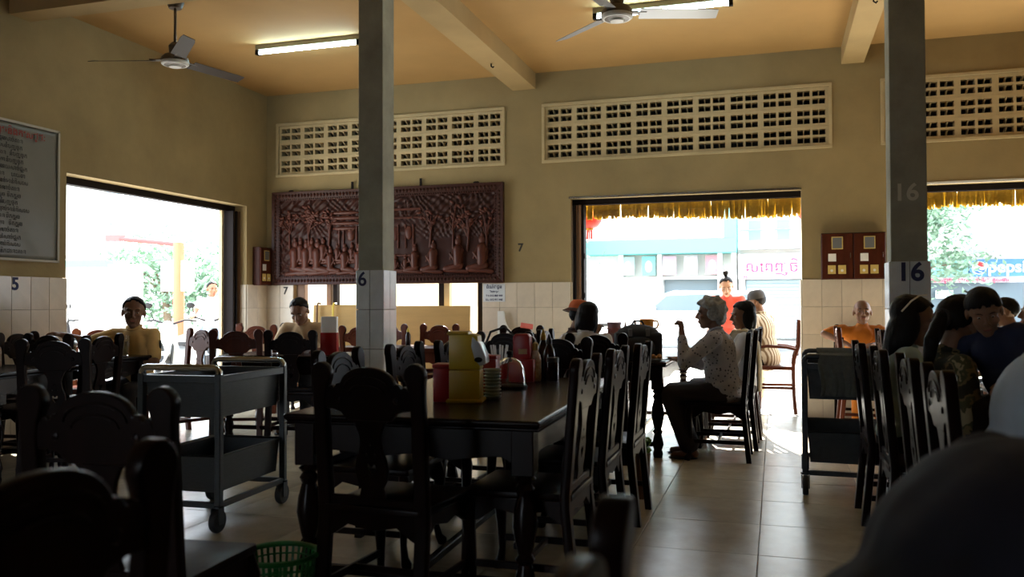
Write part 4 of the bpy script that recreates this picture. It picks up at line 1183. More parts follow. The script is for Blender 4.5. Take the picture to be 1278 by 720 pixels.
    MB().tube([P(-.022, .089, -.060), P(-.010, .0945, -.057), P(0, .0945, -.0585), P(.010, .0945, -.057), P(.022, .089, -.060)], [.002, .0055, .006, .0055, .002], 6).build('lips', LIPM, o)
    # ---- hair
    if hair != 'bald':
        th, front, am, fr = {'short': (1.10, .70, .004, 40), 'child': (1.13, .34, .003, 30), 'curly': (1.27, .52, .016, 34), 'bun': (1.07, .70, .002, 40)}.get(hair, (1.12, .62, .003, 40))
        key = [(0, front), (35, front-.05), (60, front-.30), (82, -.02), (100, -.25), (118, -.62), (180, -.86)]
        def line(az):
            for (a0, z0), (a1, z1) in zip(key, key[1:]):
                if az <= a1: return z0+(z1-z0)*(az-a0)/(a1-a0)
            return key[-1][1]
        cap = MB(); nu, nv = 56, 40; pts = []
        for j in range(nv+1):
            t = PI*j/nv
            for k in range(nu):
                an_ = 2*PI*k/nu
                d = Vector((math.sin(t)*math.sin(an_), math.sin(t)*math.cos(an_), math.cos(t)))
                az = abs(math.degrees(math.atan2(d.x, d.y)))
                w_ = max(0, min(1, (d.z-line(az)+.05-.16*noise.noise(Vector((d.x*7, d.y*4, 2.5+len(label)))))/.13)); w_ = w_*w_*(3-2*w_)
                q = th+.03*max(0, d.z)
                f = .80+(q-.80)*w_
                v = Vector((d.x*.0745, d.y*.0925-.012, d.z*.083+.030))
                v = Vector((0, -.012, .030))+(v-Vector((0, -.012, .030)))*f
                if w_ > .3: v += d*am*noise.noise(Vector((d.x*fr*.09, d.y*fr*.09, d.z*fr*.06))*1.0+Vector((label.__len__(), 0, 0)))*(1.6 if hair == 'curly' else 1)
                pts.append(P(*v))
        cap.add(pts, [(j*nu+k, j*nu+(k+1) % nu, (j+1)*nu+(k+1) % nu, (j+1)*nu+k) for j in range(nv) for k in range(nu)])
        link('hair', cap.mesh('hair', hairm, ang=80), o)
        h = MB()
        E = lambda c, r, nu=16, nv=10: h.ell(P(*c), tuple(headsc*v for v in r), R3, nu, nv)
        if hair == 'bob':
            E((0, -.058, -.025), (.088, .058, .115)); E((0, -.05, .045), (.084, .072, .078))
            for s in (-1, 1): E((s*.072, -.022, -.040), (.022, .048, .085))
        elif hair == 'long':
            E((0, -.062, -.085), (.092, .056, .15)); E((0, -.045, .040), (.088, .080, .085))
            for s in (-1, 1): E((s*.074, -.022, -.05), (.024, .052, .10))
        elif hair == 'curly':
            E((0, -.070, -.025), (.084, .055, .070))
            for s in (-1, 1): E((s*.074, -.030, .0), (.024, .052, .055))
        elif hair == 'pony':
            h.cone(P(0, -.105, .010), P(.01, -.155, -.09), .036, .036, 12); h.cone(P(.01, -.155, -.09), P(.0, -.140, -.24), .036, .016, 12)
        elif hair == 'bun':
            E((0, -.050, .152), (.034, .034, .032)); h.cone(P(0, -.045, .10), P(0, -.050, .14), .022, .018)
        if h.v: link('hair_lengths', remesh(h, .008, 'hair_lengths', hairm, 2, .012 if hair == 'curly' else .003, 36), o)
        if hair == 'pony': MB().tube([P(.038*math.cos(t), -.110, .006+.038*math.sin(t)) for t in [2*PI*k/14 for k in range(14)]], .008, 6, closed=True).build('hair_band', RUBBER, o)
    o['_dummy'] = 0; del o['_dummy']
    return o, H, sh, arms, up

V3 = lambda *a: Vector(a)
CL_YEL = mat('ochre_shirt', (.78, .52, .20), .85, .15, 8)
CL_TAN = mat('tan_shirt', (.60, .43, .25), .85, .15, 8)
CL_WHITE = mat('white_blouse', (.66, .66, .68), .85, .1, 8)
CL_NAVY = mat('navy_shirt', (.018, .026, .065), .85, .2, 8)
CL_NAVYK = mat('dark_navy_jacket', (.010, .013, .028), .8, .2, 8)
CL_DARK = mat('dark_trousers', (.018, .015, .017), .9, .2, 8)
CL_RED = mat('coral_red_top', (.72, .085, .055), .8, .12, 8)
CL_ORG = mat('saffron_robe', (.58, .18, .012), .8, .25, 7)
CL_BLUE = mat('pale_blue_shirt', (.40, .50, .62), .8, .12, 6)
CL_AQUA = mat('pale_aqua_shirt', (.42, .58, .62), .85, .12, 8)
CL_SKIRT = mat('dark_skirt', (.020, .013, .014), .85, .3, 10)

def pattern(name, kind):
    m = mat(name, (.6, .6, .6), .85); nt = m.node_tree; b = nt.nodes['Principled BSDF']
    tc = nt.nodes.new('ShaderNodeTexCoord'); cr = nt.nodes.new('ShaderNodeValToRGB')
    if kind == 'dots':
        t = nt.nodes.new('ShaderNodeTexVoronoi'); t.inputs['Scale'].default_value = 34
        nt.links.new(tc.outputs['Object'], t.inputs['Vector']); nt.links.new(t.outputs['Distance'], cr.inputs[0])
        cr.color_ramp.elements[0].position = .22; cr.color_ramp.elements[0].color = (.06, .06, .08, 1); cr.color_ramp.elements[1].position = .30; cr.color_ramp.elements[1].color = (.40, .40, .44, 1)
    elif kind == 'stripes':
        t = nt.nodes.new('ShaderNodeTexWave'); t.inputs['Scale'].default_value = 9; t.inputs['Distortion'].default_value = .6
        nt.links.new(tc.outputs['Object'], t.inputs['Vector']); nt.links.new(t.outputs['Fac'], cr.inputs[0])
        cr.color_ramp.elements[0].position = .3; cr.color_ramp.elements[0].color = (.20, .13, .07, 1); cr.color_ramp.elements[1].position = .55; cr.color_ramp.elements[1].color = (.62, .54, .42, 1)
    else:
        t = nt.nodes.new('ShaderNodeTexNoise'); t.inputs['Scale'].default_value = 11; t.inputs['Detail'].default_value = 3
        nt.links.new(tc.outputs['Object'], t.inputs['Vector']); nt.links.new(t.outputs[0], cr.inputs[0]); cr.color_ramp.interpolation = 'CONSTANT'
        e = cr.color_ramp.elements; e[0].color = (.020, .022, .012, 1); e[1].position = .47; e[1].color = (.16, .12, .055, 1)
        x = e.new(.54); x.color = (.06, .065, .03, 1); x = e.new(.60); x.color = (.30, .26, .15, 1)
    nt.links.new(cr.outputs[0], b.inputs['Base Color'])
    return m
CL_DOTS, CL_STR, CL_CAMO = pattern('spotted_blouse', 'dots'), pattern('striped_shirt', 'stripes'), pattern('camouflage_shirt', 'camo')

# the man in yellow by the left doorway
o, H, sh, ar, up = person('man in an ochre uniform shirt with a shoulder badge at the left doorway', (.79, -3.21), 196, SK2, headsc=1.2, sz=.43, lean=10, head=(22, -3, -3),
    armR=(V3(.19, .10, -.06), V3(.38, .17, .0)), armL=(V3(-.07, .13, -.24), V3(.15, .27, -.215)), shirt=CL_YEL, sleeve=.85, bottom=CL_DARK, scale=.99, hands=(.5, .3))
bd = MB(); q = sh[-1]+V3(-.088, .060, -.090)
bd.ell(q, (.010, .036, .044), Matrix.Rotation(.35, 3, 'Z'), 16, 10); bd.build('shoulder_badge', mat('badge_navy', (.03, .05, .07), .7), o)
MB().ell(q+V3(-.0085, .002, .004), (.005, .021, .023), Matrix.Rotation(.35, 3, 'Z'), 12, 8).build('badge_emblem', mat('badge_pale', (.30, .38, .36), .7), o)
MB().box((.02, .105, .86), (.10, .122, .95)).build('breast_pocket', CL_YEL, o, bevel=.004)
# the man bent over his food
person('man in a tan shirt bent over his food behind the trolley', (1.82, -2.03), 192, SK2, lean=20, head=(-3, -32, 3), armR=(V3(.11, .08, -.22), V3(-.02, .26, -.20)), armL=(V3(-.11, .08, -.22), V3(.02, .26, -.20)), shirt=CL_TAN, sleeve=.8, bottom=CL_DARK, hands=(.6, .6))
# two people at the near end of the doorway table
o, H, *_ = person('person in an orange bucket hat leaning on one hand at the doorway table', (4.475, -2.32), -80, SK2, lean=14, head=(30, -12, 0), armR=(V3(.05, .16, -.16), V3(-.06, .22, .05)), shirt=mat('brown_top', (.05, .025, .02), .85), sleeve=.5, bottom=CL_DARK, hair='short', hands=(.9, .4), scale=.92)
HAT = mat('orange_felt', (.50, .11, .03), .9, .2, 20)
h = MB().lathe([(.105, .060), (.104, .085), (.098, .115), (.075, .145), (.03, .155)], 24).build('hat_crown', HAT, o); h.matrix_local = H@Matrix.Translation((0, -.02, 0))
h = MB().lathe([(.100, .072), (.150, .040), (.152, .036), (.100, .064)], 28).build('hat_brim', mat('hat_brim_dark', (.06, .02, .012), .8), o); h.matrix_local = H@Matrix.Translation((0, -.02, 0))
person('dark-haired person in white seen from behind at the doorway table', (4.81, -2.93), 4, SK2, scale=.92, lean=6, head=(18, -6, 8), shirt=CL_WHITE, sleeve=.6, bottom=CL_DARK, hair='bob', armL=(V3(-.10, .10, -.2), V3(-.05, .28, -.12)))
# the two women
o, H, sh, ar, up = person('grey-haired woman in a spotted blouse raising chopsticks at the doorway table', (5.86, -2.66), 90, SK2, scale=.94, lean=8, head=(4, -3, 0), wide=1.12, armL=(V3(-.03, .24, -.20), V3(.02, .265, .045)), armR=(V3(.06, .14, -.24), V3(.0, .34, -.20)),
    shirt=CL_DOTS, sleeve=1.85, bottom=CL_SKIRT, skirt=True, hair='curly', hairm=HAIRG, hang=.05, hands=(.4, 1.25), handdir={-1: ((0, .05, 1), (.3, .95, 0))}, ankles=((.10, .30, .08), (-.14, .26, .08)), loose=.012)
w = sh[-1]+V3(.02, .265, .045)
MB().tube([w+V3(.02, -.02, .05), w+V3(0, .16, .045)], .0035, 6).build('chopsticks', BROWNM, o)
o, H, *_ = person('dark-haired woman with a cream scarf sitting behind the grey-haired woman', (5.98, -2.03), 90, SK2, scale=.92, lean=-4, head=(18, -8, 0), shirt=CL_WHITE, sleeve=1.7, bottom=CL_SKIRT, skirt=True, hair='bob', armL=(V3(-.05, .12, -.24), V3(.04, .33, -.22)))
sc = MB().tube([V3(-.07, .11, .98), V3(-.13, .06, 1.05), V3(-.15, -.04, 1.06), V3(-.16, -.13, .95), V3(-.17, -.15, .75), V3(-.17, -.15, .52)], [.045, .05, .055, .06, .06, .055], 12, flat=.35)
sc.build('scarf', mat('cream_scarf', (.62, .54, .38), .9, .15, 12), o)
# outside the central doorway
person('standing woman in a coral red top with a hair bun, looking down', (5.70, 1.10), 178, SK3, stand=True, lean=20, head=(6, -26, 3), shirt=CL_RED, sleeve=.45, bottom=CL_DARK, hair='bun', armR=(V3(.05, .12, -.24), V3(.02, .30, -.34)), armL=(V3(-.05, .12, -.24), V3(.0, .30, -.34)), scale=.93, collar=False)
o, H, *_ = person('man in a striped shirt and dark cap sitting in the armchair in the doorway', (6.16, .48), 62, SK2, lean=10, sz=.50, head=(18, -10, 0), shirt=CL_STR, sleeve=.7, bottom=CL_DARK, scale=1.0, hang=.04, loose=.01)
CAPM = mat('dark_cap', (.040, .036, .034), .8)
h = MB().lathe([(.092, .030), (.094, .055), (.086, .095), (.060, .125), (.02, .135)], 24).build('cap_crown', CAPM, o); h.matrix_local = H@Matrix.Translation((0, -.018, 0))
h = MB().prism([(-.07, .05), (-.066, .12), (-.04, .158), (0, .17), (.04, .158), (.066, .12), (.07, .05)], .042, .050, 'z').build('cap_peak', CAPM, o, bevel=.002); h.matrix_local = H@Matrix.Rotation(-.12, 4, 'X')
# the monk
o, H, sh, ar, up = person('shaven-headed monk in an orange robe by the tiled wall beside the pillar', (7.06, -.42), 184, SK2, scale=.93, headsc=1.14, lean=6, head=(-4, 2, 0), hair='bald', armR=(V3(.22, .10, -.03), V3(.02, .29, -.13)), armL=(V3(-.16, .13, -.13), V3(.10, .31, -.13)),
    shirt=CL_ORG, sleeve=.9, bottom=CL_ORG, loose=.014, curlsh=.012, collar=False)
rb = MB()
for k in range(4):
    rb.tube([up(-.19+.012*k, -.06, .40-.03*k), up(-.15, .10+.008*k, .40-.06*k), up(.02, .135+.004*k, .30-.07*k), up(.16, .09, .16-.06*k)], .020, 8, flat=.6)
rb.build('robe_folds', CL_ORG, o)
# the group at the right-hand table
o, H, *_ = person('woman in pale aqua with a hair clip, bending towards the woman in camouflage', (6.86, -4.72), -88, SK2, scale=.93, lean=3, head=(-6, -14, -6), shirt=CL_AQUA, sleeve=.6, bottom=CL_DARK, hair='long', headsc=1.14)
CLIP = mat('pale_hair_clip', (.75, .70, .60), .4)
h = MB().tube([V3(.05+.012*t, .02-.03*t, .125-.012*t*t) for t in (0, 1, 2, 3)], .004, 6).build('hair_clip', CLIP, o); h.matrix_local = H@Matrix.Translation((.02, 0, .004))
o, H, *_ = person('woman in a camouflage shirt with a ponytail sitting at the right-hand table', (6.93, -5.40), -84, SK2, scale=.93, lean=6, head=(34, -10, 4), shirt=CL_CAMO, sleeve=1.5, bottom=CL_DARK, hair='pony', headsc=1.12, loose=.01)
h = MB().tube([V3(.01+.016*t, -.02+.012*t, .140-.008*t*t) for t in (0, 1, 2, 3)], .004, 6).build('hair_clip', CLIP, o); h.matrix_local = H
person('small child in a dark blue shirt looking down, held at the right-hand table', (7.20, -5.50, .03), 150, SK1, lean=4, slean=17, sz=1.14, scale=.62, head=(22, -24, 8), shirt=CL_NAVY, sleeve=.6, bottom=CL_DARK, hair='child', headsc=1.36, knees=((.12, .30, 1.18), (-.12, .30, 1.18)), ankles=((.12, .34, .86), (-.12, .34, .86)))
person('man with dark hair and a white shirt at the right edge beyond the child', (8.12, -1.72), 75, SK1, scale=.94, lean=6, head=(10, -6, 0), shirt=CL_WHITE, sleeve=.6, bottom=CL_DARK)
person('grey-haired man in white cut off by the right edge', (8.03, -2.84), 96, SK2, scale=.94, lean=4, head=(-6, 0, 0), shirt=CL_WHITE, sleeve=.6, bottom=CL_DARK, hairm=HAIRG)
person('person in a pale blue shirt whose back shows at the right edge', (6.96, -6.52), -92, SK2, lean=14, head=(0, -10, 0), shirt=CL_BLUE, sleeve=.8, bottom=CL_DARK, wide=1.12, loose=.012)
o, H, sh, ar, up = person('blurred person in a dark navy top hunched in the bottom right corner', (6.315, -8.41, .018), -73, SK2, scale=1.04, lean=42, head=(0, -10, 0), shirt=CL_NAVYK, sleeve=.9, bottom=CL_DARK, wide=1.18, loose=.025)
MB().tube([up(.185, -.122, -.10), up(.188, -.120, .04), up(.192, -.118, .16), up(.195, -.108, .27)], .019, 8, flat=.6).build('pale_stripe', mat('stripe_white', (.55, .54, .48), .8), o)
st = thing('stool', 'low dark stool under the hunched person in the bottom right corner', 'stool', (6.40, -8.38, 0))
MB().lathe([(.15, .415), (.155, .43), (.15, .445)], 20).build('seat', WOOD, st)
for k in range(4): MB().cone((.11*math.cos(k*PI/2+.78), .11*math.sin(k*PI/2+.78), .41), (.15*math.cos(k*PI/2+.78), .15*math.sin(k*PI/2+.78), .015), .016, .013, 8).build('leg', WOOD, st)
# ================================================================ THE STREET
PAVE = mat('concrete_paving', (.50, .48, .44), .9, .2, 1.2)
gm = MB()
for a, b in (((-60, .25, -.2), (60, 60, -.03)), ((-60, -20, -.2), (-.3, .25, -.03)), ((-.3, -20, -.2), (60, -13.3, -.03))): gm.box(a, b)
struct(gm.build('ground', PAVE, smooth=False))
KERB = mat('kerb_stone', (.55, .54, .52), .9)
k = struct(MB().box((-30, 9.0, -.03), (40, 9.25, .09)).build('kerb', KERB, smooth=False, bevel=.02))
ASPH = mat('asphalt', (.22, .22, .22), .9, .2, 3)
struct(MB().box((-30, 9.25, -.05), (40, 16.2, -.015)).build('road', ASPH, smooth=False))
WHITEW = mat('white_render', (.78, .77, .74), .85, .1, 1)
TURQ = mat('turquoise_paint', (.16, .55, .52), .7)
SHUT = mat('blue_grey_shutter', (.40, .52, .58), .5)
SHADEGLASS = mat('shop_shade_and_car_glass', (.12, .17, .20), .3)  # car glass, and shop-front panels with interior shade put into the colour
WINB = mat('window_blue', (.18, .30, .36), .2)
PINK = mat('pink_letters', (.62, .05, .14), .6)

def part(p, name, a, b, m, bevel=0): return MB().box(a, b).build(name, m, p, smooth=False, bevel=bevel)
# shop straight across
b = thing('shop_building', 'white shop building with turquoise bands and an open dark ground floor across the street', 'building', (2.0, 20.0, 0))
part(b, 'wall', (-6, .6, 0), (3.05, 7, 8.2), WHITEW)
part(b, 'sign_board', (-2.6, -.1, 3.42), (2.62, .3, 5.2), WHITEW, .01)
part(b, 'turquoise_band', (-2.6, -.25, 2.92), (3.02, .6, 3.40), TURQ, .01)
part(b, 'turquoise_post', (2.62, -.2, 3.40), (3.02, .6, 5.3), TURQ, .01)
part(b, 'front_shade_panel', (.55, .55, 0), (2.35, .62, 2.05), SHADEGLASS)  # dark panel on the wall, its colour standing in for interior shade
for x in (-2.6, -1.0, .35, 2.38, 2.84): part(b, 'column', (x, .1, 0), (x+.16, .62, 2.95), WHITEW)
part(b, 'lintel', (-2.6, .2, 2.05), (3.02, .62, 2.14), WHITEW)
pc_ = [(.30, .42, .40), (.16, .46, .48), (.45, .30, .36), (.40, .36, .38), (.45, .22, .25)]
for i in range(5):
    x = -.9+i*.72
    f = part(b, 'shop_poster', (x, .12, 2.2), (x+.46, .16, 2.85), mat('poster_%d' % i, pc_[i], .6))
    MB().ell((x+.23, .115, 2.5), (.12, .01, .20), nu=12, nv=8).build('poster_motif', WHITEW, f)
for j in range(4): part(b, 'shelf', (.6, .5, .4+.4*j), (1.1, .56, .43+.4*j), WINB)
# neighbour with the Khmer sign
b = thing('shop_house', 'white shop house with a pink lettered sign over a pale blue roller shutter', 'building', (6.6, 20.0, 0))
part(b, 'wall', (-1.55, .5, 0), (2.6, 7, 9.5), WHITEW)
sg = part(b, 'sign_board', (-1.52, -.12, 2.02), (2.55, .3, 2.85), mat('sign_white', (.85, .82, .82), .6))
L_ = .50
link('sign_lettering', text_mesh('sign_lettering', 'លេពញចិត', L_, PINK, .01, bold=.006), sg, (-.30, -.135, 2.40))
link('sign_lettering', text_mesh('sign_lettering', 'អ', L_*.5, PINK, .01, bold=.004), sg, (-1.30, -.135, 2.10))
link('sign_lettering', text_mesh('sign_lettering', 'ត', L_*.5, PINK, .01, bold=.004), sg, (.72, -.135, 2.10))
for j in range(16): part(b, 'shutter_slat', (-1.3, .38, .05+j*.122), (2.4, .46, .165+j*.122), SHUT, .01)
part(b, 'shutter_post', (-1.52, .2, 0), (-1.32, .5, 2.02), WHITEW)
for i in range(4):
    w = part(b, 'upper_window', (-1.2+i*.92, .42, 3.35), (-.80+i*.92, .52, 4.35), WINB)
    for q in (.33, .66): part(w, 'glazing_bar', (-1.2+i*.92, .40, 3.35+q), (-.80+i*.92, .43, 3.38+q), WHITEW)
    part(b, 'upper_vent', (-1.15+i*.92, .42, 4.65), (-.78+i*.92, .52, 4.8), TURQ)
part(b, 'balcony_rail', (-1.5, -.05, 3.62), (2.5, 0, 3.67), TURQ)
part(b, 'balcony_floor', (-1.5, -.1, 3.02), (2.5, .5, 3.12), WHITEW)
# right-hand doorway: shop with the drinks sign
b = thing('drinks_shop', 'pale shop with a blue drinks sign seen through the right doorway', 'building', (13.0, 20.0, 0))
part(b, 'wall', (-3.4, .5, 0), (6, 7, 9), WHITEW)
sg = part(b, 'sign_board', (-1.0, -.12, 2.02), (.62, .05, 2.55), mat('sign_blue', (.07, .22, .55), .5))
part(b, 'side_sign', (-2.6, -.12, 2.02), (-1.03, .05, 2.55), mat('sign_green', (.20, .48, .42), .5))
lg = MB().lathe([(.20, -.01), (.20, .01)], 28, (0, 0, 0), 'y').build('emblem', WHITEP, sg); lg.location = (-.72, -.13, 2.285)
up_ = [(.18*math.cos(t), .18*math.sin(t)) for t in [math.radians(12+156*i/16) for i in range(17)]]+[(-.06, .075), (.05, .03)]
MB().prism(up_, -.018, -.012, 'y').build('emblem_red', mat('emblem_red', (.65, .02, .03), .5), lg, smooth=False)
dn_ = [(.18*math.cos(t), .18*math.sin(t)) for t in [math.radians(192+156*i/16) for i in range(17)]]+[(.06, -.075), (-.05, -.03)]
MB().prism(dn_, -.018, -.012, 'y').build('emblem_blue', mat('emblem_blue', (.02, .10, .5), .5), lg, smooth=False)
link('sign_lettering', text_mesh('sign_lettering', 'pepsi', .50, WHITEP, .01, bold=.010), sg, (.03, -.135, 2.30))
rb_ = part(b, 'red_band', (-2.6, -.1, 1.84), (.3, .1, 1.97), mat('band_pale', (.72, .60, .60), .6))
link('band_lettering', text_mesh('band_lettering', 'ភោជនីយដ្ឋាន បាយសាច់ជ្រូក គុយទាវ', .17, PINK, .008, bold=.003), rb_, (-1.15, -.115, 1.905))
part(b, 'front_shade_panel', (-2.6, .44, 0), (.75, .52, 1.84), SHADEGLASS)  # solid dark panel painted as the shade inside the shop
for (x, z) in ((-1.9, 1.35), (-1.55, .95)): part(b, 'notice', (x, .2, z), (x+.5+.5*(z < 1.2), .24, z+.25+.15*(z < 1.2)), WHITEP)
aw = MB().prism([(-1.6, 2.75), (.4, 3.35), (.4, 3.41), (-1.6, 2.81)], -3.0, .75, 'x').build('awning', WHITEW, b, smooth=False)
for z in (3.7, 4.25, 4.8): part(b, 'ledge', (-3.2, .2, z), (5, .55, z+.08), mat('ledge_pink', (.62, .52, .52), .8))
part(b, 'magenta_sign', (1.05, -.4, 2.7), (1.9, -.3, 3.9), mat('magenta_sign', (.55, .12, .40), .6))
for i in range(10): part(b, 'screen_brick', (.95, -.05, .2+i*.2), (1.5, .1, .36+i*.2), mat('pink_brick', (.60, .30, .32), .8) if i == 0 else bpy.data.materials['pink_brick'])

LEAFM = mat('tree_leaf', (.10, .26, .10), .5, .3, 30)
LEAFP = mat('pale_tree_leaf', (.26, .40, .28), .5, .3, 30)
BARK = mat('bark', (.22, .16, .11), .9, .3, 10)
def tree(label, x, y, h, cr, cz, n, seed, m=LEAFM, leaf=.11):
    rnd = random.Random(seed)
    t = thing('tree', label, 'tree', (x, y, -.03))
    tr = MB().tube([(0, 0, 0), (.05, .02, h*.3), (-.04, .0, h*.6), (0, 0, h*.8)], [.14, .11, .09, .05], 9)
    ends = []
    for k in range(9):
        a = k*2.4; e = Vector((cr*.7*math.cos(a)*rnd.uniform(.5, 1), cr*.7*math.sin(a)*rnd.uniform(.5, 1), h*rnd.uniform(cz, .95)))
        s = Vector((0, 0, h*rnd.uniform(.35, .7))); tr.tube([s, s.lerp(e, .5)+Vector((0, 0, .12)), e], [.06, .035, .015], 6); ends.append(e)
    tr.build('trunk', BARK, t)
    mb = MB()
    for i in range(n):
        e = rnd.choice(ends); d = Vector((rnd.gauss(0, 1), rnd.gauss(0, 1), rnd.gauss(0, .75)))*cr*.30
        c = e+d; R = Euler((rnd.uniform(-1.2, 1.2), rnd.uniform(-1.2, 1.2), rnd.uniform(0, 6.3))).to_matrix(); l = leaf*rnd.uniform(.7, 1.3)
        mb.add([c+R@Vector(v) for v in ((-l*.4, 0, 0), (0, l, .02), (l*.4, 0, 0), (0, -l, .02))], [(0, 1, 2), (0, 2, 3)])
    f = mb.build('foliage', m, t, smooth=False); f['kind'] = 'stuff'
tree('pale green street tree at the left side of the central doorway', -1.3, 17.5, 5.2, 1.6, .35, 3600, 1, LEAFP)
tree('leafy tree in front of the drinks shop seen through the right doorway', 9.7, 15.0, 5.0, 1.5, .42, 3600, 2, LEAFP)
tree('tree with a spreading crown behind the white wall outside the left doorway', -9.4, 9.6, 2.6, 1.7, .45, 3600, 3, LEAFP)
tree('dense tree behind the orange post outside the left doorway', -8.2, 12.6, 2.9, 1.7, .40, 3600, 4, LEAFP)
tree('tree right of the orange post outside the left doorway', -7.4, 15.4, 3.1, 1.6, .40, 3000, 5, LEAFP)

# white wall, house and post seen through the left doorway
b = thing('garden_wall', 'low white wall with a pale turquoise coping outside the left doorway', 'wall', (-5.6, 1.46, -.03), math.radians(17))
part(b, 'wall', (-3.2, -.09, 0), (1.55, .09, 1.86), WHITEW)
part(b, 'coping', (-3.25, -.14, 1.86), (1.6, .14, 1.97), TURQ)
part(b, 'ledge', (-3.25, -.12, 1.70), (1.6, .12, 1.74), WHITEW)
part(b, 'end_pillar', (1.55, -.16, 0), (1.95, .16, 1.80), WHITEW, .01); part(b, 'pillar_cap', (1.52, -.19, 1.80), (1.98, .19, 1.90), WHITEW, .01)
b = thing('house', 'pale house with columns and a balustraded balcony beyond the white wall', 'house', (-16.6, 10.8, -.03), math.radians(52))
part(b, 'wall', (-5, 0, 0), (3.2, 5, 6.4), WHITEW)
part(b, 'roof', (-5.5, -1.8, 6.1), (3.8, 5.4, 6.35), WHITEW, .02); part(b, 'roof_edge', (-5.5, -1.9, 5.55), (3.8, -1.7, 6.1), mat('grey_eave', (.42, .46, .50), .8))
for x in (-3.4, -1.2, 1.0, 3.0):
    c = MB().lathe([(.26, 3.0), (.22, 3.2), (.20, 5.0), (.28, 5.3), (.34, 5.55)], 16, (x, -1.5, 0)).build('column', mat('blue_grey_stone', (.34, .42, .50), .8) if x == -3.4 else bpy.data.materials['blue_grey_stone'], b)
part(b, 'balcony_floor', (-5.2, -1.9, 2.8), (3.6, 0, 3.0), WHITEW); part(b, 'balcony_rail', (-5.2, -1.8, 3.8), (3.6, -1.65, 3.92), WHITEW)
for i in range(30): MB().lathe([(.05, 3.0), (.08, 3.2), (.04, 3.5), (.06, 3.8)], 8, (-5.0+.29*i, -1.72, 0)).build('baluster', WHITEW, b)
for x in (-4.0, -1.8, .6): part(b, 'window', (x, -.05, 3.3), (x+1.0, .02, 5.0), WINB)
b = thing('tower_block', 'pale blue-windowed building at the right of the left doorway view', 'building', (-9.0, 22.0, 0), math.radians(20))
part(b, 'wall', (-3, 0, 0), (3, 5, 8.0), WHITEW)
for i in range(3):
    for j in range(3): part(b, 'window', (-2.4+i*1.8, -.05, 1.2+j*2.3), (-1.5+i*1.8, .02, 2.9+j*2.3), WINB)
ORP = mat('orange_paint', (.78, .19, .10), .6)
b = thing('orange_post', 'orange post with a horizontal arm and a white board outside the left doorway', 'post', (-2.30, 1.20, -.03), math.radians(12))
MB().tube([(0, 0, 0), (0, 0, 2.17)], .08, 12).build('post', ORP, b)
MB().tube([(.04, 0, 2.14), (-.92, 0, 2.24)], .035, 8).build('arm', mat('red_arm', (.62, .09, .09), .6), b)
MB().tube([(0, 0, 1.75), (-.35, 0, 2.16)], .018, 6).build('brace', WHITEW, b)
part(b, 'white_board', (-.26, -.05, 1.44), (.26, -.02, 1.90), WHITEP, .005)
part(b, 'arm_sign', (-1.15, -.02, 2.20), (-.85, .02, 2.30), mat('red_sign', (.65, .12, .12), .6))

def motorbike(label, x, y, deg, c):
    t = thing('motorbike', label, 'motorbike', (x, y, -.03), math.radians(deg))
    MC = mat('bike_paint', c, .25, coat=.4)
    for yy in (-.62, .62):
        w = thing_part('wheel', t, (0, yy, .29))
        MB().tube([(0, .245*math.cos(2*PI*k/24), .245*math.sin(2*PI*k/24)) for k in range(24)], .045, 8, closed=True).build('tyre', RUBBER, w)
        MB().lathe([(.03, -.05), (.03, .05)], 10, (0, 0, 0), 'x').build('hub', STEELD, w)
        s = MB()
        for k in range(8): s.bar((0, 0, 0), (0, .21*math.cos(k*PI/4), .21*math.sin(k*PI/4)), .012, .008, (1, 0, 0))
        s.build('spokes', STEEL, w)
    MB().prism([(-.55, .55), (-.75, .72), (-.70, .78), (-.20, .70), (.05, .50), (.25, .48), (.38, .70), (.42, .98), (.50, .96), (.52, .70), (.45, .42), (.20, .34), (-.25, .38)], -.10, .10, 'x').build('fairing', MC, t, bevel=.02, seg=2)
    MB().prism([(-.72, .77), (-.70, .83), (-.25, .80), (.02, .72), (.04, .66), (-.2, .70)], -.12, .12, 'x').build('seat', RUBBER, t, bevel=.02, seg=2)
    MB().box((-.10, -.20, .22), (.10, .12, .42)).build('engine', STEELD, t, bevel=.02)
    for s in (-1, 1):
        MB().tube([(s*.07, .62, .29), (s*.07, .50, .72)], .020, 7).build('fork', STEEL, t)
        MB().tube([(s*.05, .45, .98), (s*.20, .42, 1.03), (s*.33, .34, 1.02)], .015, 7).build('handlebar', RUBBER, t)
        m = MB().tube([(s*.22, .42, 1.03), (s*.27, .44, 1.20)], .006, 6).build('mirror_stalk', RUBBER, t)
        MB().ell((s*.28, .44, 1.23), (.055, .014, .04), nu=12, nv=8).build('mirror', RUBBER, m)
    MB().ell((0, .52, .95), (.075, .05, .075), nu=14, nv=9).build('headlight', WHITEP, t)
    MB().tube([(.13, -.2, .25), (.14, -.6, .28), (.14, -.85, .33)], [.03, .04, .04], 9).build('exhaust', STEEL, t)
    MB().prism([(.30, .58), (.60, .62), (.86, .46), (.84, .44), (.60, .58), (.30, .54)], -.055, .055, 'x').build('mudguard', MC, t, bevel=.008)
    return t
motorbike('pale motorbike parked outside the left doorway right of the orange post', -1.75, .55, 200, (.55, .58, .60))
motorbike('blue-grey motorbike carrying the rider beside the left door jamb', -2.70, 2.50, 215, (.30, .40, .48))
motorbike('dark motorbike parked behind the man in yellow', -3.1, .55, 130, (.03, .03, .035))
motorbike('pale motorbike parked outside the left side of the central doorway', 2.2, 9.6, 95, (.50, .60, .65))
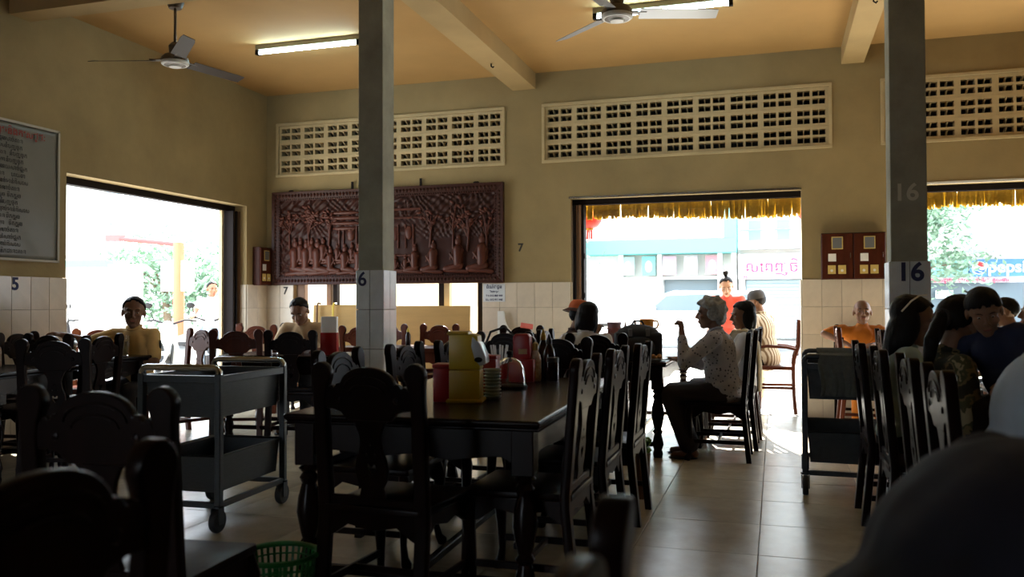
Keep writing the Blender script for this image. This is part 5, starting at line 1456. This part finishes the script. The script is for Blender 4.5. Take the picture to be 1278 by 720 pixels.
person('rider in a white shirt on the motorbike beside the left door jamb', (-2.63, 2.43, .08), 215, SK1, lean=8, sz=.66, shirt=CL_WHITE, sleeve=.6, bottom=mat('blue_jeans', (.16, .22, .32), .9), knees=((.17, .32, .60), (-.17, .32, .60)), ankles=((.17, .12, .22), (-.17, .12, .22)), armR=(V3(.08, .14, -.18), V3(.10, .40, -.22)), armL=(V3(-.08, .14, -.18), V3(-.10, .40, -.22)), head=(20, -4, 0), voxel=.009)

b = thing('yard_wall', 'cream yard wall seen through the opening behind the carved panel', 'wall', (.9, 3.2, -.03))
part(b, 'wall', (-3.0, -.1, 0), (2.2, .1, 2.2), mat('cream_wall', (.72, .62, .42), .9, .25, 3)); part(b, 'coping', (-3.05, -.14, 2.2), (2.25, .14, 2.28), WHITEW)
# white car across the street
c = thing('car', 'white sport utility car parked across the street behind the women', 'car', (4.05, 13.6, -.03), math.radians(4))
CARW = mat('car_white', (.80, .80, .80), .2, coat=.5)
MB().prism([(-2.2, .35), (-2.25, .62), (-2.15, .92), (-1.15, 1.02), (-.60, 1.50), (-.35, 1.58), (1.65, 1.55), (2.05, 1.02), (2.20, .95), (2.22, .40), (2.1, .32), (-2.1, .30)], -.86, .86, 'y').build('body', CARW, c, bevel=.07, seg=3)
for s in (-1, 1):
    MB().prism([(-1.02, 1.05), (-.56, 1.45), (.45, 1.49), (.45, 1.05)], s*.845-.02, s*.845+.025, 'y').build('side_window', SHADEGLASS, c, smooth=False, bevel=.01)
    MB().prism([(.55, 1.05), (.55, 1.49), (1.55, 1.47), (1.85, 1.05)], s*.845-.02, s*.845+.025, 'y').build('side_window', SHADEGLASS, c, smooth=False, bevel=.01)
    MB().box((-1.0, s*.93-.06, 1.02), (-.82, s*.93+.06, 1.16)).build('wing_mirror', CARW, c, bevel=.02)
    for x in (-1.4, 1.4):
        w = MB().lathe([(.20, -.11), (.34, -.11), (.36, -.06), (.36, .06), (.34, .11), (.20, .11)], 24, (x, s*.78, .36), 'y').build('tyre', RUBBER, c)
        MB().lathe([(.05, -.115), (.21, -.10), (.21, .10), (.05, .115)], 16, (x, s*.78, .36), 'y').build('rim', STEEL, w)
    MB().ell((-2.15, s*.62, .78), (.10, .16, .09), nu=12, nv=8).build('headlamp', WHITEP, c)
MB().prism([(-.82, -.78), (.82, -.78)], 0, 0, 'z') if False else None
MB().box((-2.29, -.75, .38), (-2.18, .75, .55)).build('bumper', STEELD, c, bevel=.02)
# sack / drum by the doorway foot
d = thing('straw_basket', 'tall woven basket standing on the ground outside the doorway behind the armchair', 'basket', (5.92, 1.9, -.03))
WOV = mat('woven_straw', (.52, .40, .22), .85, .45, 40)
MB().lathe([(.15, 0), (.18, .04), (.20, .35), (.19, .62), (.17, .62), (.17, .05), (.02, .03)], 22).build('body', WOV, d)
for z in (.12, .26, .40, .54): MB().tube([(.20*math.cos(2*PI*k/22), .20*math.sin(2*PI*k/22), z) for k in range(22)], .010, 6, closed=True).build('band', WOV, d)
